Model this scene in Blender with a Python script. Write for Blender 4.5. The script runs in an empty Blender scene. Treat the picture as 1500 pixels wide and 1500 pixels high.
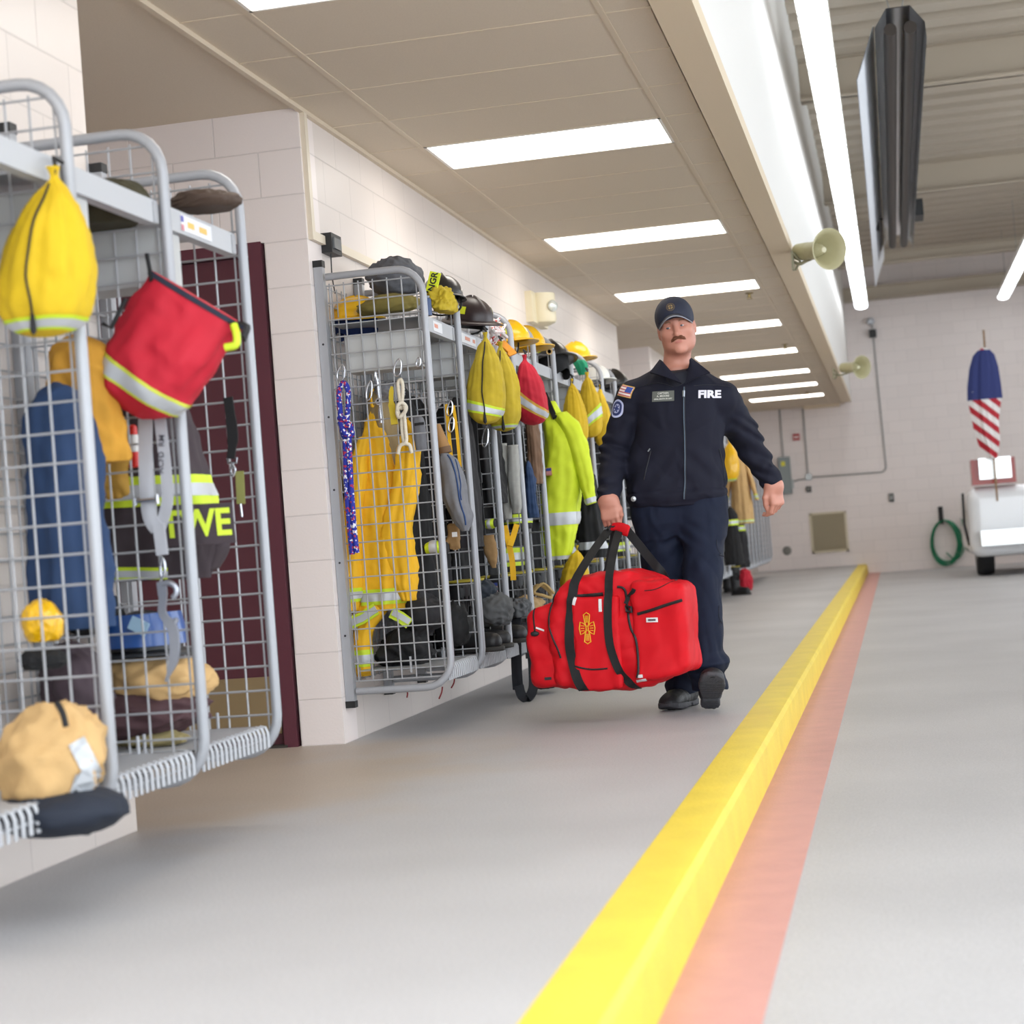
import bpy, bmesh, math, random
import numpy as np
from mathutils import Vector, Matrix
from mathutils.bvhtree import BVHTree
S = bpy.context.scene
COL = S.collection
PI = math.pi
A = np.array

# ---------------------------------------------------------------- materials
def lin(h):
    if isinstance(h, str):
        c = [int(h[i:i+2], 16) / 255 for i in (0, 2, 4)]
    else:
        c = list(h)
    return [x / 12.92 if x <= .04045 else ((x + .055) / 1.055) ** 2.4 for x in c]

MATS = {}
def mat(name, col, rough=.6, metal=0., var=0., vscale=8., bump=0., bscale=60., weave=0., wscale=900., sheen=0., spec=.5, coat=0., crease=0., cscale=7.):
    """A principled surface with soft tone variation and a noise or weave relief."""
    if name in MATS:
        return MATS[name]
    m = bpy.data.materials.new(name); m.use_nodes = True
    nt = m.node_tree; N = nt.nodes; L = nt.links
    b = N['Principled BSDF']
    c = lin(col)
    b.inputs['Base Color'].default_value = (*c, 1)
    b.inputs['Roughness'].default_value = rough
    b.inputs['Metallic'].default_value = metal
    b.inputs['Specular IOR Level'].default_value = spec
    if sheen: b.inputs['Sheen Weight'].default_value = sheen
    if coat: b.inputs['Coat Weight'].default_value = coat
    tc = N.new('ShaderNodeTexCoord')
    if var:
        n = N.new('ShaderNodeTexNoise'); n.inputs['Scale'].default_value = vscale; n.inputs['Detail'].default_value = 5
        L.new(tc.outputs['Object'], n.inputs['Vector'])
        mx = N.new('ShaderNodeMix'); mx.data_type = 'RGBA'
        L.new(n.outputs['Fac'], mx.inputs['Factor'])
        mx.inputs['A'].default_value = (*[x * (1 - var) for x in c], 1)
        mx.inputs['B'].default_value = (*[min(1, x * (1 + var)) for x in c], 1)
        L.new(mx.outputs['Result'], b.inputs['Base Color'])
    if bump or weave:
        n = N.new('ShaderNodeTexNoise'); n.inputs['Scale'].default_value = bscale if bump else wscale
        n.inputs['Detail'].default_value = 4
        L.new(tc.outputs['Object'], n.inputs['Vector'])
        bp = N.new('ShaderNodeBump'); bp.inputs['Strength'].default_value = bump or weave
        bp.inputs['Distance'].default_value = .01 if bump else .002
        L.new(n.outputs['Fac'], bp.inputs['Height'])
        L.new(bp.outputs['Normal'], b.inputs['Normal'])
    if weave and not crease: crease = .75
    if crease:
        n = N.new('ShaderNodeTexNoise'); n.noise_type = 'RIDGED_MULTIFRACTAL'; n.inputs['Scale'].default_value = cscale; n.inputs['Detail'].default_value = 2.5; n.inputs['Distortion'].default_value = .6
        mp = N.new('ShaderNodeMapping'); mp.inputs['Scale'].default_value = (1, 1, .6); L.new(tc.outputs['Object'], mp.inputs['Vector']); L.new(mp.outputs['Vector'], n.inputs['Vector'])
        b2 = N.new('ShaderNodeBump'); b2.inputs['Strength'].default_value = crease; b2.inputs['Distance'].default_value = .03
        L.new(n.outputs['Fac'], b2.inputs['Height'])
        src = b.inputs['Normal'].links[0].from_socket if b.inputs['Normal'].is_linked else None
        if src: L.new(src, b2.inputs['Normal'])
        L.new(b2.outputs['Normal'], b.inputs['Normal'])
    MATS[name] = m
    return m

def emis(name, col, strength):
    m = bpy.data.materials.new(name); m.use_nodes = True
    nt = m.node_tree; nt.nodes.remove(nt.nodes['Principled BSDF'])
    e = nt.nodes.new('ShaderNodeEmission'); e.inputs['Color'].default_value = (*col, 1); e.inputs['Strength'].default_value = strength
    nt.links.new(e.outputs[0], nt.nodes['Material Output'].inputs[0])
    return m

def block_mat(name, col, axis, c2=None):
    """Painted concrete block, courses 0.203 m, drawn in metres along the wall."""
    m = bpy.data.materials.new(name); m.use_nodes = True
    nt = m.node_tree; N = nt.nodes; L = nt.links; b = N['Principled BSDF']
    b.inputs['Roughness'].default_value = .42
    g = N.new('ShaderNodeNewGeometry'); sp = N.new('ShaderNodeSeparateXYZ'); cb = N.new('ShaderNodeCombineXYZ')
    L.new(g.outputs['Position'], sp.inputs[0]); L.new(sp.outputs[axis], cb.inputs[0]); L.new(sp.outputs[2], cb.inputs[1])
    br = N.new('ShaderNodeTexBrick'); br.inputs['Scale'].default_value = 1; br.inputs['Brick Width'].default_value = .406
    br.inputs['Row Height'].default_value = .2032; br.inputs['Mortar Size'].default_value = .0045; br.inputs['Mortar Smooth'].default_value = .6
    c = lin(col)
    br.inputs['Color1'].default_value = (*c, 1); br.inputs['Color2'].default_value = (*[x * .965 for x in c], 1)
    br.inputs['Mortar'].default_value = (*[x * .84 for x in c], 1)
    L.new(cb.outputs[0], br.inputs['Vector'])
    L.new(br.outputs['Color'], b.inputs['Base Color'])
    n = N.new('ShaderNodeTexNoise'); n.inputs['Scale'].default_value = 90; n.inputs['Detail'].default_value = 4
    L.new(g.outputs['Position'], n.inputs['Vector'])
    ma = N.new('ShaderNodeMath'); ma.operation = 'MULTIPLY_ADD'; ma.inputs[1].default_value = .25
    iv = N.new('ShaderNodeMath'); iv.operation = 'SUBTRACT'; iv.inputs[0].default_value = 1
    L.new(br.outputs['Fac'], iv.inputs[1]); L.new(n.outputs['Fac'], ma.inputs[0]); L.new(iv.outputs[0], ma.inputs[2])
    bp = N.new('ShaderNodeBump'); bp.inputs['Strength'].default_value = .35; bp.inputs['Distance'].default_value = .006
    L.new(ma.outputs[0], bp.inputs['Height']); L.new(bp.outputs['Normal'], b.inputs['Normal'])
    return m

# ---------------------------------------------------------------- object helpers
OFF = {}
def prop(o, label=None, cat=None, group=None, kind=None):
    for k, v in (('label', label), ('category', cat), ('group', group), ('kind', kind)):
        if v: o[k] = v
    return o

def thing(name, label, cat, loc=(0, 0, 0), group=None):
    o = bpy.data.objects.new(name, None); COL.objects.link(o)
    o.location = loc; o.empty_display_size = .05
    OFF[o] = Vector(loc)
    return prop(o, label, cat, group)

def link_mesh(name, verts, faces, m, parent=None, smooth=True, angle=.8, label=None):
    me = bpy.data.meshes.new(name)
    off = OFF.get(parent, Vector((0, 0, 0)))
    v = np.asarray(verts, dtype=np.float64).reshape(-1, 3) - A(off)
    me.from_pydata(v.tolist(), [], [list(map(int, f)) for f in faces] if not isinstance(faces, np.ndarray) else faces.tolist())
    me.update()
    if smooth and len(me.polygons):
        me.polygons.foreach_set('use_smooth', [True] * len(me.polygons))
        if angle: me.set_sharp_from_angle(angle=angle)
    if m: me.materials.append(m)
    o = bpy.data.objects.new(name, me); COL.objects.link(o)
    if parent: o.parent = parent
    OFF[o] = off
    if label: o['label'] = label
    return o

def dup(root, loc, rotz=None, label=None, group=None):
    r = root.copy(); COL.objects.link(r); r.location = loc
    if rotz is not None: r.rotation_euler = (0, 0, rotz)
    if label: r['label'] = label
    if group: r['group'] = group
    for ch in list(root.children):
        c = ch.copy(); COL.objects.link(c); c.parent = r
        for g in list(ch.children):
            d = g.copy(); COL.objects.link(d); d.parent = c
    return r

def frame_of(d, up=(0, 0, 1)):
    d = Vector(d).normalized(); u = Vector(up)
    if abs(d.dot(u)) > .98: u = Vector((0, 1, 0)) if abs(d.y) < .9 else Vector((1, 0, 0))
    x = u.cross(d).normalized(); y = d.cross(x).normalized()
    return x, y, d

def smooth_path(pts, n=8, closed=False):
    """Catmull-Rom through the points."""
    p = [Vector(q) for q in pts]; out = []
    k = len(p)
    rng = range(k if closed else k - 1)
    for i in rng:
        g = (lambda j: p[j % k]) if closed else (lambda j: p[min(max(j, 0), k - 1)])
        a, b, c, d = g(i - 1), g(i), g(i + 1), g(i + 2)
        for j in range(n):
            t = j / n
            out.append(.5 * ((2 * b) + (c - a) * t + (2 * a - 5 * b + 4 * c - d) * t * t + (3 * b - a - 3 * c + d) * t ** 3))
    if not closed: out.append(p[-1])
    return out

class MB:
    def __init__(s): s.v = []; s.f = []
    def add(s, vs, fs):
        k = len(s.v); s.v += [tuple(q) for q in vs]; s.f += [tuple(i + k for i in f) for f in fs]; return s
    def box(s, x0, y0, z0, x1, y1, z1):
        return s.add([(x0, y0, z0), (x1, y0, z0), (x1, y1, z0), (x0, y1, z0), (x0, y0, z1), (x1, y0, z1), (x1, y1, z1), (x0, y1, z1)],
                     [(0, 3, 2, 1), (4, 5, 6, 7), (0, 1, 5, 4), (1, 2, 6, 5), (2, 3, 7, 6), (3, 0, 4, 7)])
    def obox(s, c, size, R=None):
        R = R or Matrix.Identity(3); c = Vector(c); h = [q / 2 for q in size]
        vs = [c + R @ Vector((sx * h[0], sy * h[1], sz * h[2])) for sz in (-1, 1) for sx, sy in ((-1, -1), (1, -1), (1, 1), (-1, 1))]
        return s.add(vs, [(0, 3, 2, 1), (4, 5, 6, 7), (0, 1, 5, 4), (1, 2, 6, 5), (2, 3, 7, 6), (3, 0, 4, 7)])
    def tube(s, pts, r, n=8, closed=False):
        p = [Vector(q) for q in pts]; k = len(p)
        rr = r if isinstance(r, (list, tuple)) else [r] * k
        vs = []; nrm = None
        for i in range(k):
            if closed: d = p[(i + 1) % k] - p[i - 1]
            else: d = p[min(i + 1, k - 1)] - p[max(i - 1, 0)]
            d.normalize()
            if nrm is None: nrm = frame_of(d)[0]
            nrm = (nrm - d * nrm.dot(d)).normalized(); b = d.cross(nrm)
            for j in range(n):
                a = 2 * PI * j / n
                vs.append(p[i] + (nrm * math.cos(a) + b * math.sin(a)) * rr[i])
        fs = []
        for i in range(k if closed else k - 1):
            for j in range(n):
                a, b2 = i * n + j, i * n + (j + 1) % n; c = ((i + 1) % k) * n
                fs.append((a, b2, c + (j + 1) % n, c + j))
        if not closed: fs += [tuple(range(n - 1, -1, -1)), tuple((k - 1) * n + j for j in range(n))]
        return s.add(vs, fs)
    def strap(s, pts, side, w, t=.003):
        """A flat webbing strip; side = direction(s) across its width."""
        p = [Vector(q) for q in pts]; k = len(p)
        sd = [Vector(side).normalized()] * k if not isinstance(side, list) else [Vector(q).normalized() for q in side]
        ww = w if isinstance(w, list) else [w] * k
        vs = []
        for i in range(k):
            d = (p[min(i + 1, k - 1)] - p[max(i - 1, 0)]).normalized()
            a = (sd[i] - d * sd[i].dot(d)).normalized(); n = d.cross(a)
            for sa, sn in ((-1, -1), (1, -1), (1, 1), (-1, 1)):
                vs.append(p[i] + a * sa * ww[i] / 2 + n * sn * t / 2)
        fs = [(0, 1, 2, 3), tuple((k - 1) * 4 + j for j in (3, 2, 1, 0))]
        for i in range(k - 1):
            for j in range(4):
                fs.append((i * 4 + j, i * 4 + 4 + j, i * 4 + 4 + (j + 1) % 4, i * 4 + (j + 1) % 4))
        return s.add(vs, fs)
    def grid(s, P, cu=False, cv=False, cap0=False, cap1=False):
        """P[nu][nv] points; u around when cu, v along; caps close the v ends with a centre point."""
        P = np.asarray(P); nu, nv = P.shape[:2]; k = len(s.v)
        s.v += [tuple(q) for q in P.reshape(-1, 3)]
        for i in range(nu if cu else nu - 1):
            for j in range(nv if cv else nv - 1):
                a = i; b = (i + 1) % nu; c = j; d = (j + 1) % nv
                s.f.append((k + a * nv + c, k + b * nv + c, k + b * nv + d, k + a * nv + d))
        for fl, j in ((cap0, 0), (cap1, nv - 1)):
            if fl:
                s.v.append(tuple(P[:, j].mean(0))); m = len(s.v) - 1
                for i in range(nu):
                    t = (k + ((i + 1) % nu) * nv + j, k + i * nv + j, m)
                    s.f.append(t if j == 0 else t[::-1])
        return s
    def sphere(s, c, r, n=12, m=8, R=None):
        c = A(c); r = A(r if hasattr(r, '__len__') else (r, r, r)); P = []
        for i in range(n):
            a = 2 * PI * i / n
            P.append([(math.cos(a) * math.sin(PI * j / m), math.sin(a) * math.sin(PI * j / m), -math.cos(PI * j / m)) for j in range(1, m)])
        P = A(P) * r
        if R is not None: P = P @ A(R).T
        return s.grid(P + c, cu=True, cap0=True, cap1=True)
    def lathe(s, prof, c=(0, 0, 0), axis=(0, 0, 1), n=24, cap=True):
        x, y, d = frame_of(axis); P = []
        for i in range(n):
            a = 2 * PI * i / n; e = x * math.cos(a) + y * math.sin(a)
            P.append([tuple(Vector(c) + e * r + d * z) for r, z in prof])
        return s.grid(A(P), cu=True, cap0=cap, cap1=cap)
    def build(s, name, m, parent=None, smooth=True, angle=.8, label=None):
        return link_mesh(name, s.v, s.f, m, parent, smooth, angle, label)

# ---------------------------------------------------------------- soft goods: lofted cloth with folds
def ctrl(stations, nv):
    """Catmull-Rom resample of rows of numbers."""
    K = A(stations, dtype=float); k = len(K); out = []
    for q in np.linspace(0, k - 1, nv):
        i = min(int(q), k - 2); t = q - i
        a, b, c, d = K[max(i - 1, 0)], K[i], K[i + 1], K[min(i + 2, k - 1)]
        out.append(.5 * ((2 * b) + (c - a) * t + (2 * a - 5 * b + 4 * c - d) * t * t + (3 * b - a - 3 * c + d) * t ** 3))
    return A(out)

def waves(seed, n=7, f0=1., f1=4.):
    r = np.random.RandomState(seed)
    D = r.normal(size=(n, 3)); D /= np.linalg.norm(D, axis=1)[:, None]
    return D * r.uniform(f0, f1, n)[:, None], r.uniform(0, 6.28, n), r.uniform(.5, 1, n)

def wrinkle(P, seed, scale, n=8):
    """Cheap crumple: ridged sum of plane waves, about -1..1."""
    D, ph, am = waves(seed, n)
    P = np.asarray(P); w = 0
    q = P * scale; q = q + .35 * np.sin(q[..., [1, 2, 0]] * 1.7 + seed)
    for d, p, a in zip(D, ph, am):
        w = w + a * (1 - 2 * np.abs(np.sin((q @ d) + p)))
    return w / am.sum() * 1.6

class Loft:
    """Closed cloth tube through stations (x, y, z, half width, half depth[, twist]); cross-sections lie on axes ax, ay."""
    def __init__(s, st, ax=(0, 1, 0), ay=None, nu=64, nv=64, fold=0., nf=7, seed=1, wr=.004, ws=9., pw=2.2, fgrow=0):
        st = [tuple(q) + (0,) * (6 - len(q)) for q in st]
        K = ctrl(st, nv); ay = ay or ((1, 0, 0) if abs(ax[1]) > .9 else (0, 1, 0)); ax = A(Vector(ax).normalized()); ay = A(Vector(ay).normalized()); rs = np.random.RandomState(seed)
        ph = rs.uniform(0, 6.28, 3); P = np.zeros((nu, nv, 3))
        th = np.linspace(0, 2 * PI, nu, endpoint=False)
        v = np.linspace(0, 1, nv)
        for j in range(nv):
            c, hw, hd, tw = K[j, :3], max(K[j, 3], 1e-3), max(K[j, 4], 1e-3), K[j, 5]
            ca, sa = np.cos(th), np.sin(th); q = (np.abs(ca) ** pw + np.abs(sa) ** pw) ** (-1 / pw)
            g = (v[j] if fgrow > 0 else (1 - v[j]) if fgrow < 0 else 1)
            f = 1 + fold * g * (.6 * np.sin(nf * th + ph[0] + 1.3 * math.sin(3 * v[j] + ph[1])) + .4 * np.sin((2 * nf + 1) * th + ph[2] + 2 * v[j]))
            a = q * ca * hw * f; b = q * sa * hd * f
            if tw: a, b = a * math.cos(tw) - b * math.sin(tw), a * math.sin(tw) + b * math.cos(tw)
            P[:, j] = c + a[:, None] * ax + b[:, None] * ay
        s.nu, s.nv = nu, nv
        C = P.mean(0); N = P - C[None]; N /= np.maximum(np.linalg.norm(N, axis=2), 1e-6)[..., None]
        if wr: P = P + N * (wr * (1.1 * wrinkle(P * A((1, 1, .55)), seed, ws) + .55 * wrinkle(P, seed + 3, ws * 2.6)))[..., None]
        s.P, s.N = P, N
    def build(s, name, m, parent=None, cap0=True, cap1=True):
        return MB().grid(s.P, cu=True, cap0=cap0, cap1=cap1).build(name, m, parent, angle=0)
    def at(s, u, v):
        return Vector(s.P[int(u * s.nu) % s.nu, min(int(v * (s.nv - 1)), s.nv - 1)]), Vector(s.N[int(u * s.nu) % s.nu, min(int(v * (s.nv - 1)), s.nv - 1)])
    def band(s, v0, v1, m, parent, name='reflective_stripe', off=.003, u0=0., u1=1., slant=0., n=5):
        """A strip of trim lying on the cloth between v0 and v1 (fractions along), u0..u1 around."""
        full = u1 - u0 >= .999
        us = np.linspace(u0, u1, max(4, int(s.nu * (u1 - u0)) + (0 if full else 1)), endpoint=not full)
        Q = np.zeros((len(us), n, 3)); U = np.zeros_like(Q)
        for i, u in enumerate(us):
            fu = (u % 1) * s.nu; i0 = int(fu) % s.nu; i1 = (i0 + 1) % s.nu; tu = fu - int(fu)
            for j, w in enumerate(np.linspace(0, 1, n)):
                q = min(max(v0 + (v1 - v0) * w + slant * math.cos(2 * PI * u), 0), 1) * (s.nv - 1); j0 = min(int(q), s.nv - 2); tj = q - j0
                g = lambda X: (X[i0, j0] * (1 - tj) + X[i0, j0 + 1] * tj) * (1 - tu) + (X[i1, j0] * (1 - tj) + X[i1, j0 + 1] * tj) * tu
                Q[i, j] = g(s.P); U[i, j] = g(s.N)
        mb = MB(); mb.grid(Q + U * off, cu=full); mb.grid(Q - U * .002, cu=full)
        return mb.build(name, m, parent, angle=0)

def lump(c, r, m, name, parent=None, seed=1, amp=.12, sc=5., flat=.5, n=72, R=None, wr=.03):
    """A crumpled bundle of cloth sitting on its underside."""
    th = np.linspace(0, 2 * PI, n, endpoint=False); ph = np.linspace(.06, PI - .06, n // 2)
    D = A([[(math.cos(a) * math.sin(b), math.sin(a) * math.sin(b), math.cos(b)) for b in ph] for a in th])
    Ds, p0, am = waves(seed, 5, .8, 2.2); k = 0
    for d, p, a in zip(Ds, p0, am): k = k + a * np.sin(D @ d * 1.6 + p)
    f = 1 + amp * k / 2 + 1.5 * wr * wrinkle(D, seed + 5, sc * .8) + .4 * wr * wrinkle(D, seed + 9, sc * 1.7)
    P = D * f[..., None]; P[..., 2] = np.maximum(P[..., 2], -flat)
    P = P * A(r)
    if R is not None: P = P @ A(R).T
    return MB().grid(P + A(c), cu=True, cap0=True, cap1=True).build(name, m, parent, angle=0)

# ---------------------------------------------------------------- implicit surfaces (bodies, bags, shoes)
def seg(P, a, b, ra, rb):
    a = A(a, dtype=np.float32); d = A(b, dtype=np.float32) - a; q = P - a
    t = np.clip(q @ d / (d @ d), 0, 1)
    return np.linalg.norm(q - t[:, None] * d, axis=1) - (ra + (rb - ra) * t)
def ell(P, c, r, R=None):
    q = P - A(c, dtype=np.float32)
    if R is not None: q = q @ A(R, dtype=np.float32)
    r = A(r, dtype=np.float32)
    k0 = np.linalg.norm(q / r, axis=1); k1 = np.linalg.norm(q / (r * r), axis=1) + 1e-6
    return k0 * (k0 - 1) / k1
def rbox(P, c, h, rad, R=None):
    q = P - A(c, dtype=np.float32)
    if R is not None: q = q @ A(R, dtype=np.float32)
    q = np.abs(q) - (A(h, dtype=np.float32) - rad)
    return np.linalg.norm(np.maximum(q, 0), axis=1) + np.minimum(q.max(1), 0) - rad
def smin(a, b, k):
    h = np.maximum(k - np.abs(a - b), 0) / k
    return np.minimum(a, b) - h * h * k * .25
def smax(a, b, k): return -smin(-a, -b, k)
def chain(P, pts, rs, k=.01):
    d = None
    for i in range(len(pts) - 1):
        e = seg(P, pts[i], pts[i + 1], rs[i], rs[i + 1]); d = e if d is None else smin(d, e, k)
    return d
def zloft(P, Z, CX, CY, RX, RY, pw=2.3):
    """Upright form with centre and half sizes given per height."""
    z = P[:, 2]; o = np.argsort(Z); g = lambda V: np.interp(z, A(Z)[o], A(V)[o]).astype(np.float32)
    rx, ry = g(RX), g(RY)
    k = (np.abs((P[:, 0] - g(CX)) / rx) ** pw + np.abs((P[:, 1] - g(CY)) / ry) ** pw) ** (1 / pw)
    d = (k - 1) * np.minimum(rx, ry)
    return np.maximum(d, np.maximum(z - max(Z), min(Z) - z))

CORN = A([[i, j, k] for i in (0, 1) for j in (0, 1) for k in (0, 1)])
def surfnet(fn, lo, hi, h, slack=.03):
    lo = A(lo, dtype=float); hi = A(hi, dtype=float); B = 8
    nb = np.ceil((hi - lo) / (h * B)).astype(int); n = nb * B
    ctr = np.stack(np.meshgrid(*[np.arange(k) for k in nb], indexing='ij'), -1).reshape(-1, 3)
    cp = (lo + (ctr * B + B / 2 - .5) * h).astype(np.float32)
    cd = fn(cp)
    vol = np.repeat(np.repeat(np.repeat(np.where(cd < 0, -1., 1.).astype(np.float32).reshape(nb), B, 0), B, 1), B, 2)
    act = ctr[np.abs(cd) < B * h * .9 + slack]
    loc = np.stack(np.meshgrid(*[np.arange(B)] * 3, indexing='ij'), -1).reshape(-1, 3)
    for i in range(0, len(act), 400):
        a = act[i:i + 400]; g = (a[:, None] * B + loc[None]).reshape(-1, 3)
        vol[g[:, 0], g[:, 1], g[:, 2]] = fn((lo + g * h).astype(np.float32))
    s = vol < 0
    cnt = sum(s[i:n[0] - 1 + i, j:n[1] - 1 + j, k:n[2] - 1 + k].astype(np.int8) for i, j, k in CORN)
    idx = np.argwhere((cnt > 0) & (cnt < 8))
    acc = np.zeros((len(idx), 3)); num = np.zeros(len(idx))
    for a in CORN:
        for ax in range(3):
            if a[ax]: continue
            b = a.copy(); b[ax] = 1
            va = vol[tuple((idx + a).T)]; vb = vol[tuple((idx + b).T)]; mk = (va < 0) != (vb < 0)
            t = np.where(mk, va / np.where(mk, va - vb, 1), 0)
            acc[mk] += (a + (b - a) * t[:, None])[mk]; num[mk] += 1
    V = lo + (idx + acc / num[:, None]) * h
    ids = -np.ones(n - 1, dtype=np.int64); ids[tuple(idx.T)] = np.arange(len(idx)); F = []
    for ax in range(3):
        u, w = (ax + 1) % 3, (ax + 2) % 3
        sl = [slice(1, None)] * 3; sl[ax] = slice(0, -1)
        sh = [slice(1, None)] * 3
        A0 = s[tuple(slice(0, -1) if q == ax else slice(1, -1) for q in range(3))]
        A1 = s[tuple(slice(1, None) if q == ax else slice(1, -1) for q in range(3))]
        e = np.argwhere(A0 != A1)
        if not len(e): continue
        fl = A0[tuple(e.T)]
        off = np.zeros(3, int); off[u] = 1; off[w] = 1
        g = e + off
        du = np.zeros(3, int); du[u] = 1; dw = np.zeros(3, int); dw[w] = 1
        q = np.stack([ids[tuple((g - du - dw).T)], ids[tuple((g - dw).T)], ids[tuple(g.T)], ids[tuple((g - du).T)]], 1)
        q[~fl] = q[~fl][:, ::-1]; F.append(q[(q >= 0).all(1)])
    return V, np.concatenate(F)

def sdf_obj(name, fn, lo, hi, h, m, parent=None, slack=.03, label=None):
    V, F = surfnet(fn, lo, hi, h, slack)
    return link_mesh(name, V, F, m, parent, True, 0, label)

def bvh_of(o):
    off = OFF.get(o, Vector((0, 0, 0)))
    return BVHTree.FromPolygons([v.co + off for v in o.data.vertices], [tuple(p.vertices) for p in o.data.polygons])

def drape(mb, bvh, d, off=.002):
    """Lay a flat marking on a surface: slide every vertex along d until it meets it."""
    d = Vector(d).normalized(); out = []
    for v in mb.v:
        h = bvh.ray_cast(Vector(v) - d * .6, d)
        out.append(tuple(h[0] - d * off) if h[0] is not None else v)
    mb.v = out; return mb

FONTS = {}
def text_mb(txt, size, origin, right, up, sx=1., bold=0.):
    """Letters as a flat mesh, centred on origin."""
    cu = bpy.data.curves.new('lettering', 'FONT'); cu.body = txt; cu.size = size; cu.align_x = 'CENTER'; cu.align_y = 'CENTER'; cu.offset = bold
    cu.resolution_u = 2
    ob = bpy.data.objects.new('lettering', cu); COL.objects.link(ob)
    me = bpy.data.meshes.new_from_object(ob.evaluated_get(bpy.context.evaluated_depsgraph_get()))
    bm = bmesh.new(); bm.from_mesh(me); bmesh.ops.triangulate(bm, faces=bm.faces)
    for _ in range(2): bmesh.ops.subdivide_edges(bm, edges=[e for e in bm.edges if e.calc_length() > size * .12], cuts=1)
    bmesh.ops.triangulate(bm, faces=bm.faces); bm.to_mesh(me); bm.free()
    r, u, o = Vector(right).normalized(), Vector(up).normalized(), Vector(origin)
    mb = MB(); mb.add([o + r * v.co.x * sx + u * v.co.y for v in me.vertices], [tuple(p.vertices) for p in me.polygons])
    bpy.data.objects.remove(ob); bpy.data.curves.remove(cu); bpy.data.meshes.remove(me)
    return mb

def plate_mb(origin, right, up, w, h, nx=10, ny=8, shape='rect'):
    r, u, o = Vector(right).normalized(), Vector(up).normalized(), Vector(origin); P = []
    if shape == 'rect':
        for i in range(nx + 1):
            P.append([tuple(o + r * w * (i / nx - .5) + u * h * (j / ny - .5)) for j in range(ny + 1)])
        return MB().grid(A(P))
    for i in range(24):
        a = 2 * PI * i / 24
        P.append([tuple(o + r * w / 2 * math.cos(a) * q + u * h / 2 * math.sin(a) * q) for q in (1, .75, .5, .25)])
    return MB().grid(A(P), cu=True, cap1=True)

# ================================================================ camera
F_PX, ROLL, UV, VV, CH = 2640., math.atan(.077), 560., 47., .82
def camera():
    d = Vector((UV, VV, F_PX)).normalized()
    dn = Vector((0, VV, F_PX)).cross(Vector((1, 0, 0))).normalized()
    if dn.y < 0: dn = -dn
    up = -dn; x = d.cross(up).normalized()
    if x.x < 0: x = -x
    w = lambda v: Vector((v.dot(x), v.dot(d), v.dot(up)))
    c, s = math.cos(ROLL), math.sin(ROLL)
    right = w(Vector((c, s, 0))); down = w(Vector((-s, c, 0))); fwd = w(Vector((0, 0, 1)))
    # image right = +u*c + v*s ; image down = -u*s + v*c in the levelled frame
    cam = bpy.data.cameras.new('camera'); o = bpy.data.objects.new('camera', cam); COL.objects.link(o)
    M3 = Matrix((right, -down, -fwd)).transposed()
    o.matrix_world = Matrix.Translation((0, 0, CH)) @ M3.to_4x4()
    cam.sensor_width = 36; cam.lens = 36 * F_PX / 1500; cam.clip_end = 200
    cam.dof.use_dof = True; cam.dof.focus_distance = 8.35; cam.dof.aperture_fstop = 3.2
    S.camera = o
camera()
S.view_settings.view_transform = 'Standard'; S.view_settings.look = 'None'; S.view_settings.gamma = 1
S.view_settings.use_curve_mapping = False; S.view_settings.exposure = 0.2
S.cycles.use_denoising = True
S.cycles.max_bounces = 8; S.cycles.diffuse_bounces = 5; S.cycles.caustics_reflective = False; S.cycles.caustics_refractive = False

# ================================================================ the room
WX, RXF, YB, ZL, CEIL = -2.44, -1.95, 32.0, -.16, 2.82
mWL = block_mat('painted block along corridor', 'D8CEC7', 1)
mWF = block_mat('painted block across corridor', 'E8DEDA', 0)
mTrim = mat('beige paint', 'DAC9AE', .5)
def struct(name, mb, m, smooth=False):
    return prop(mb.build(name, m, None, smooth), kind='structure')

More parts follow.
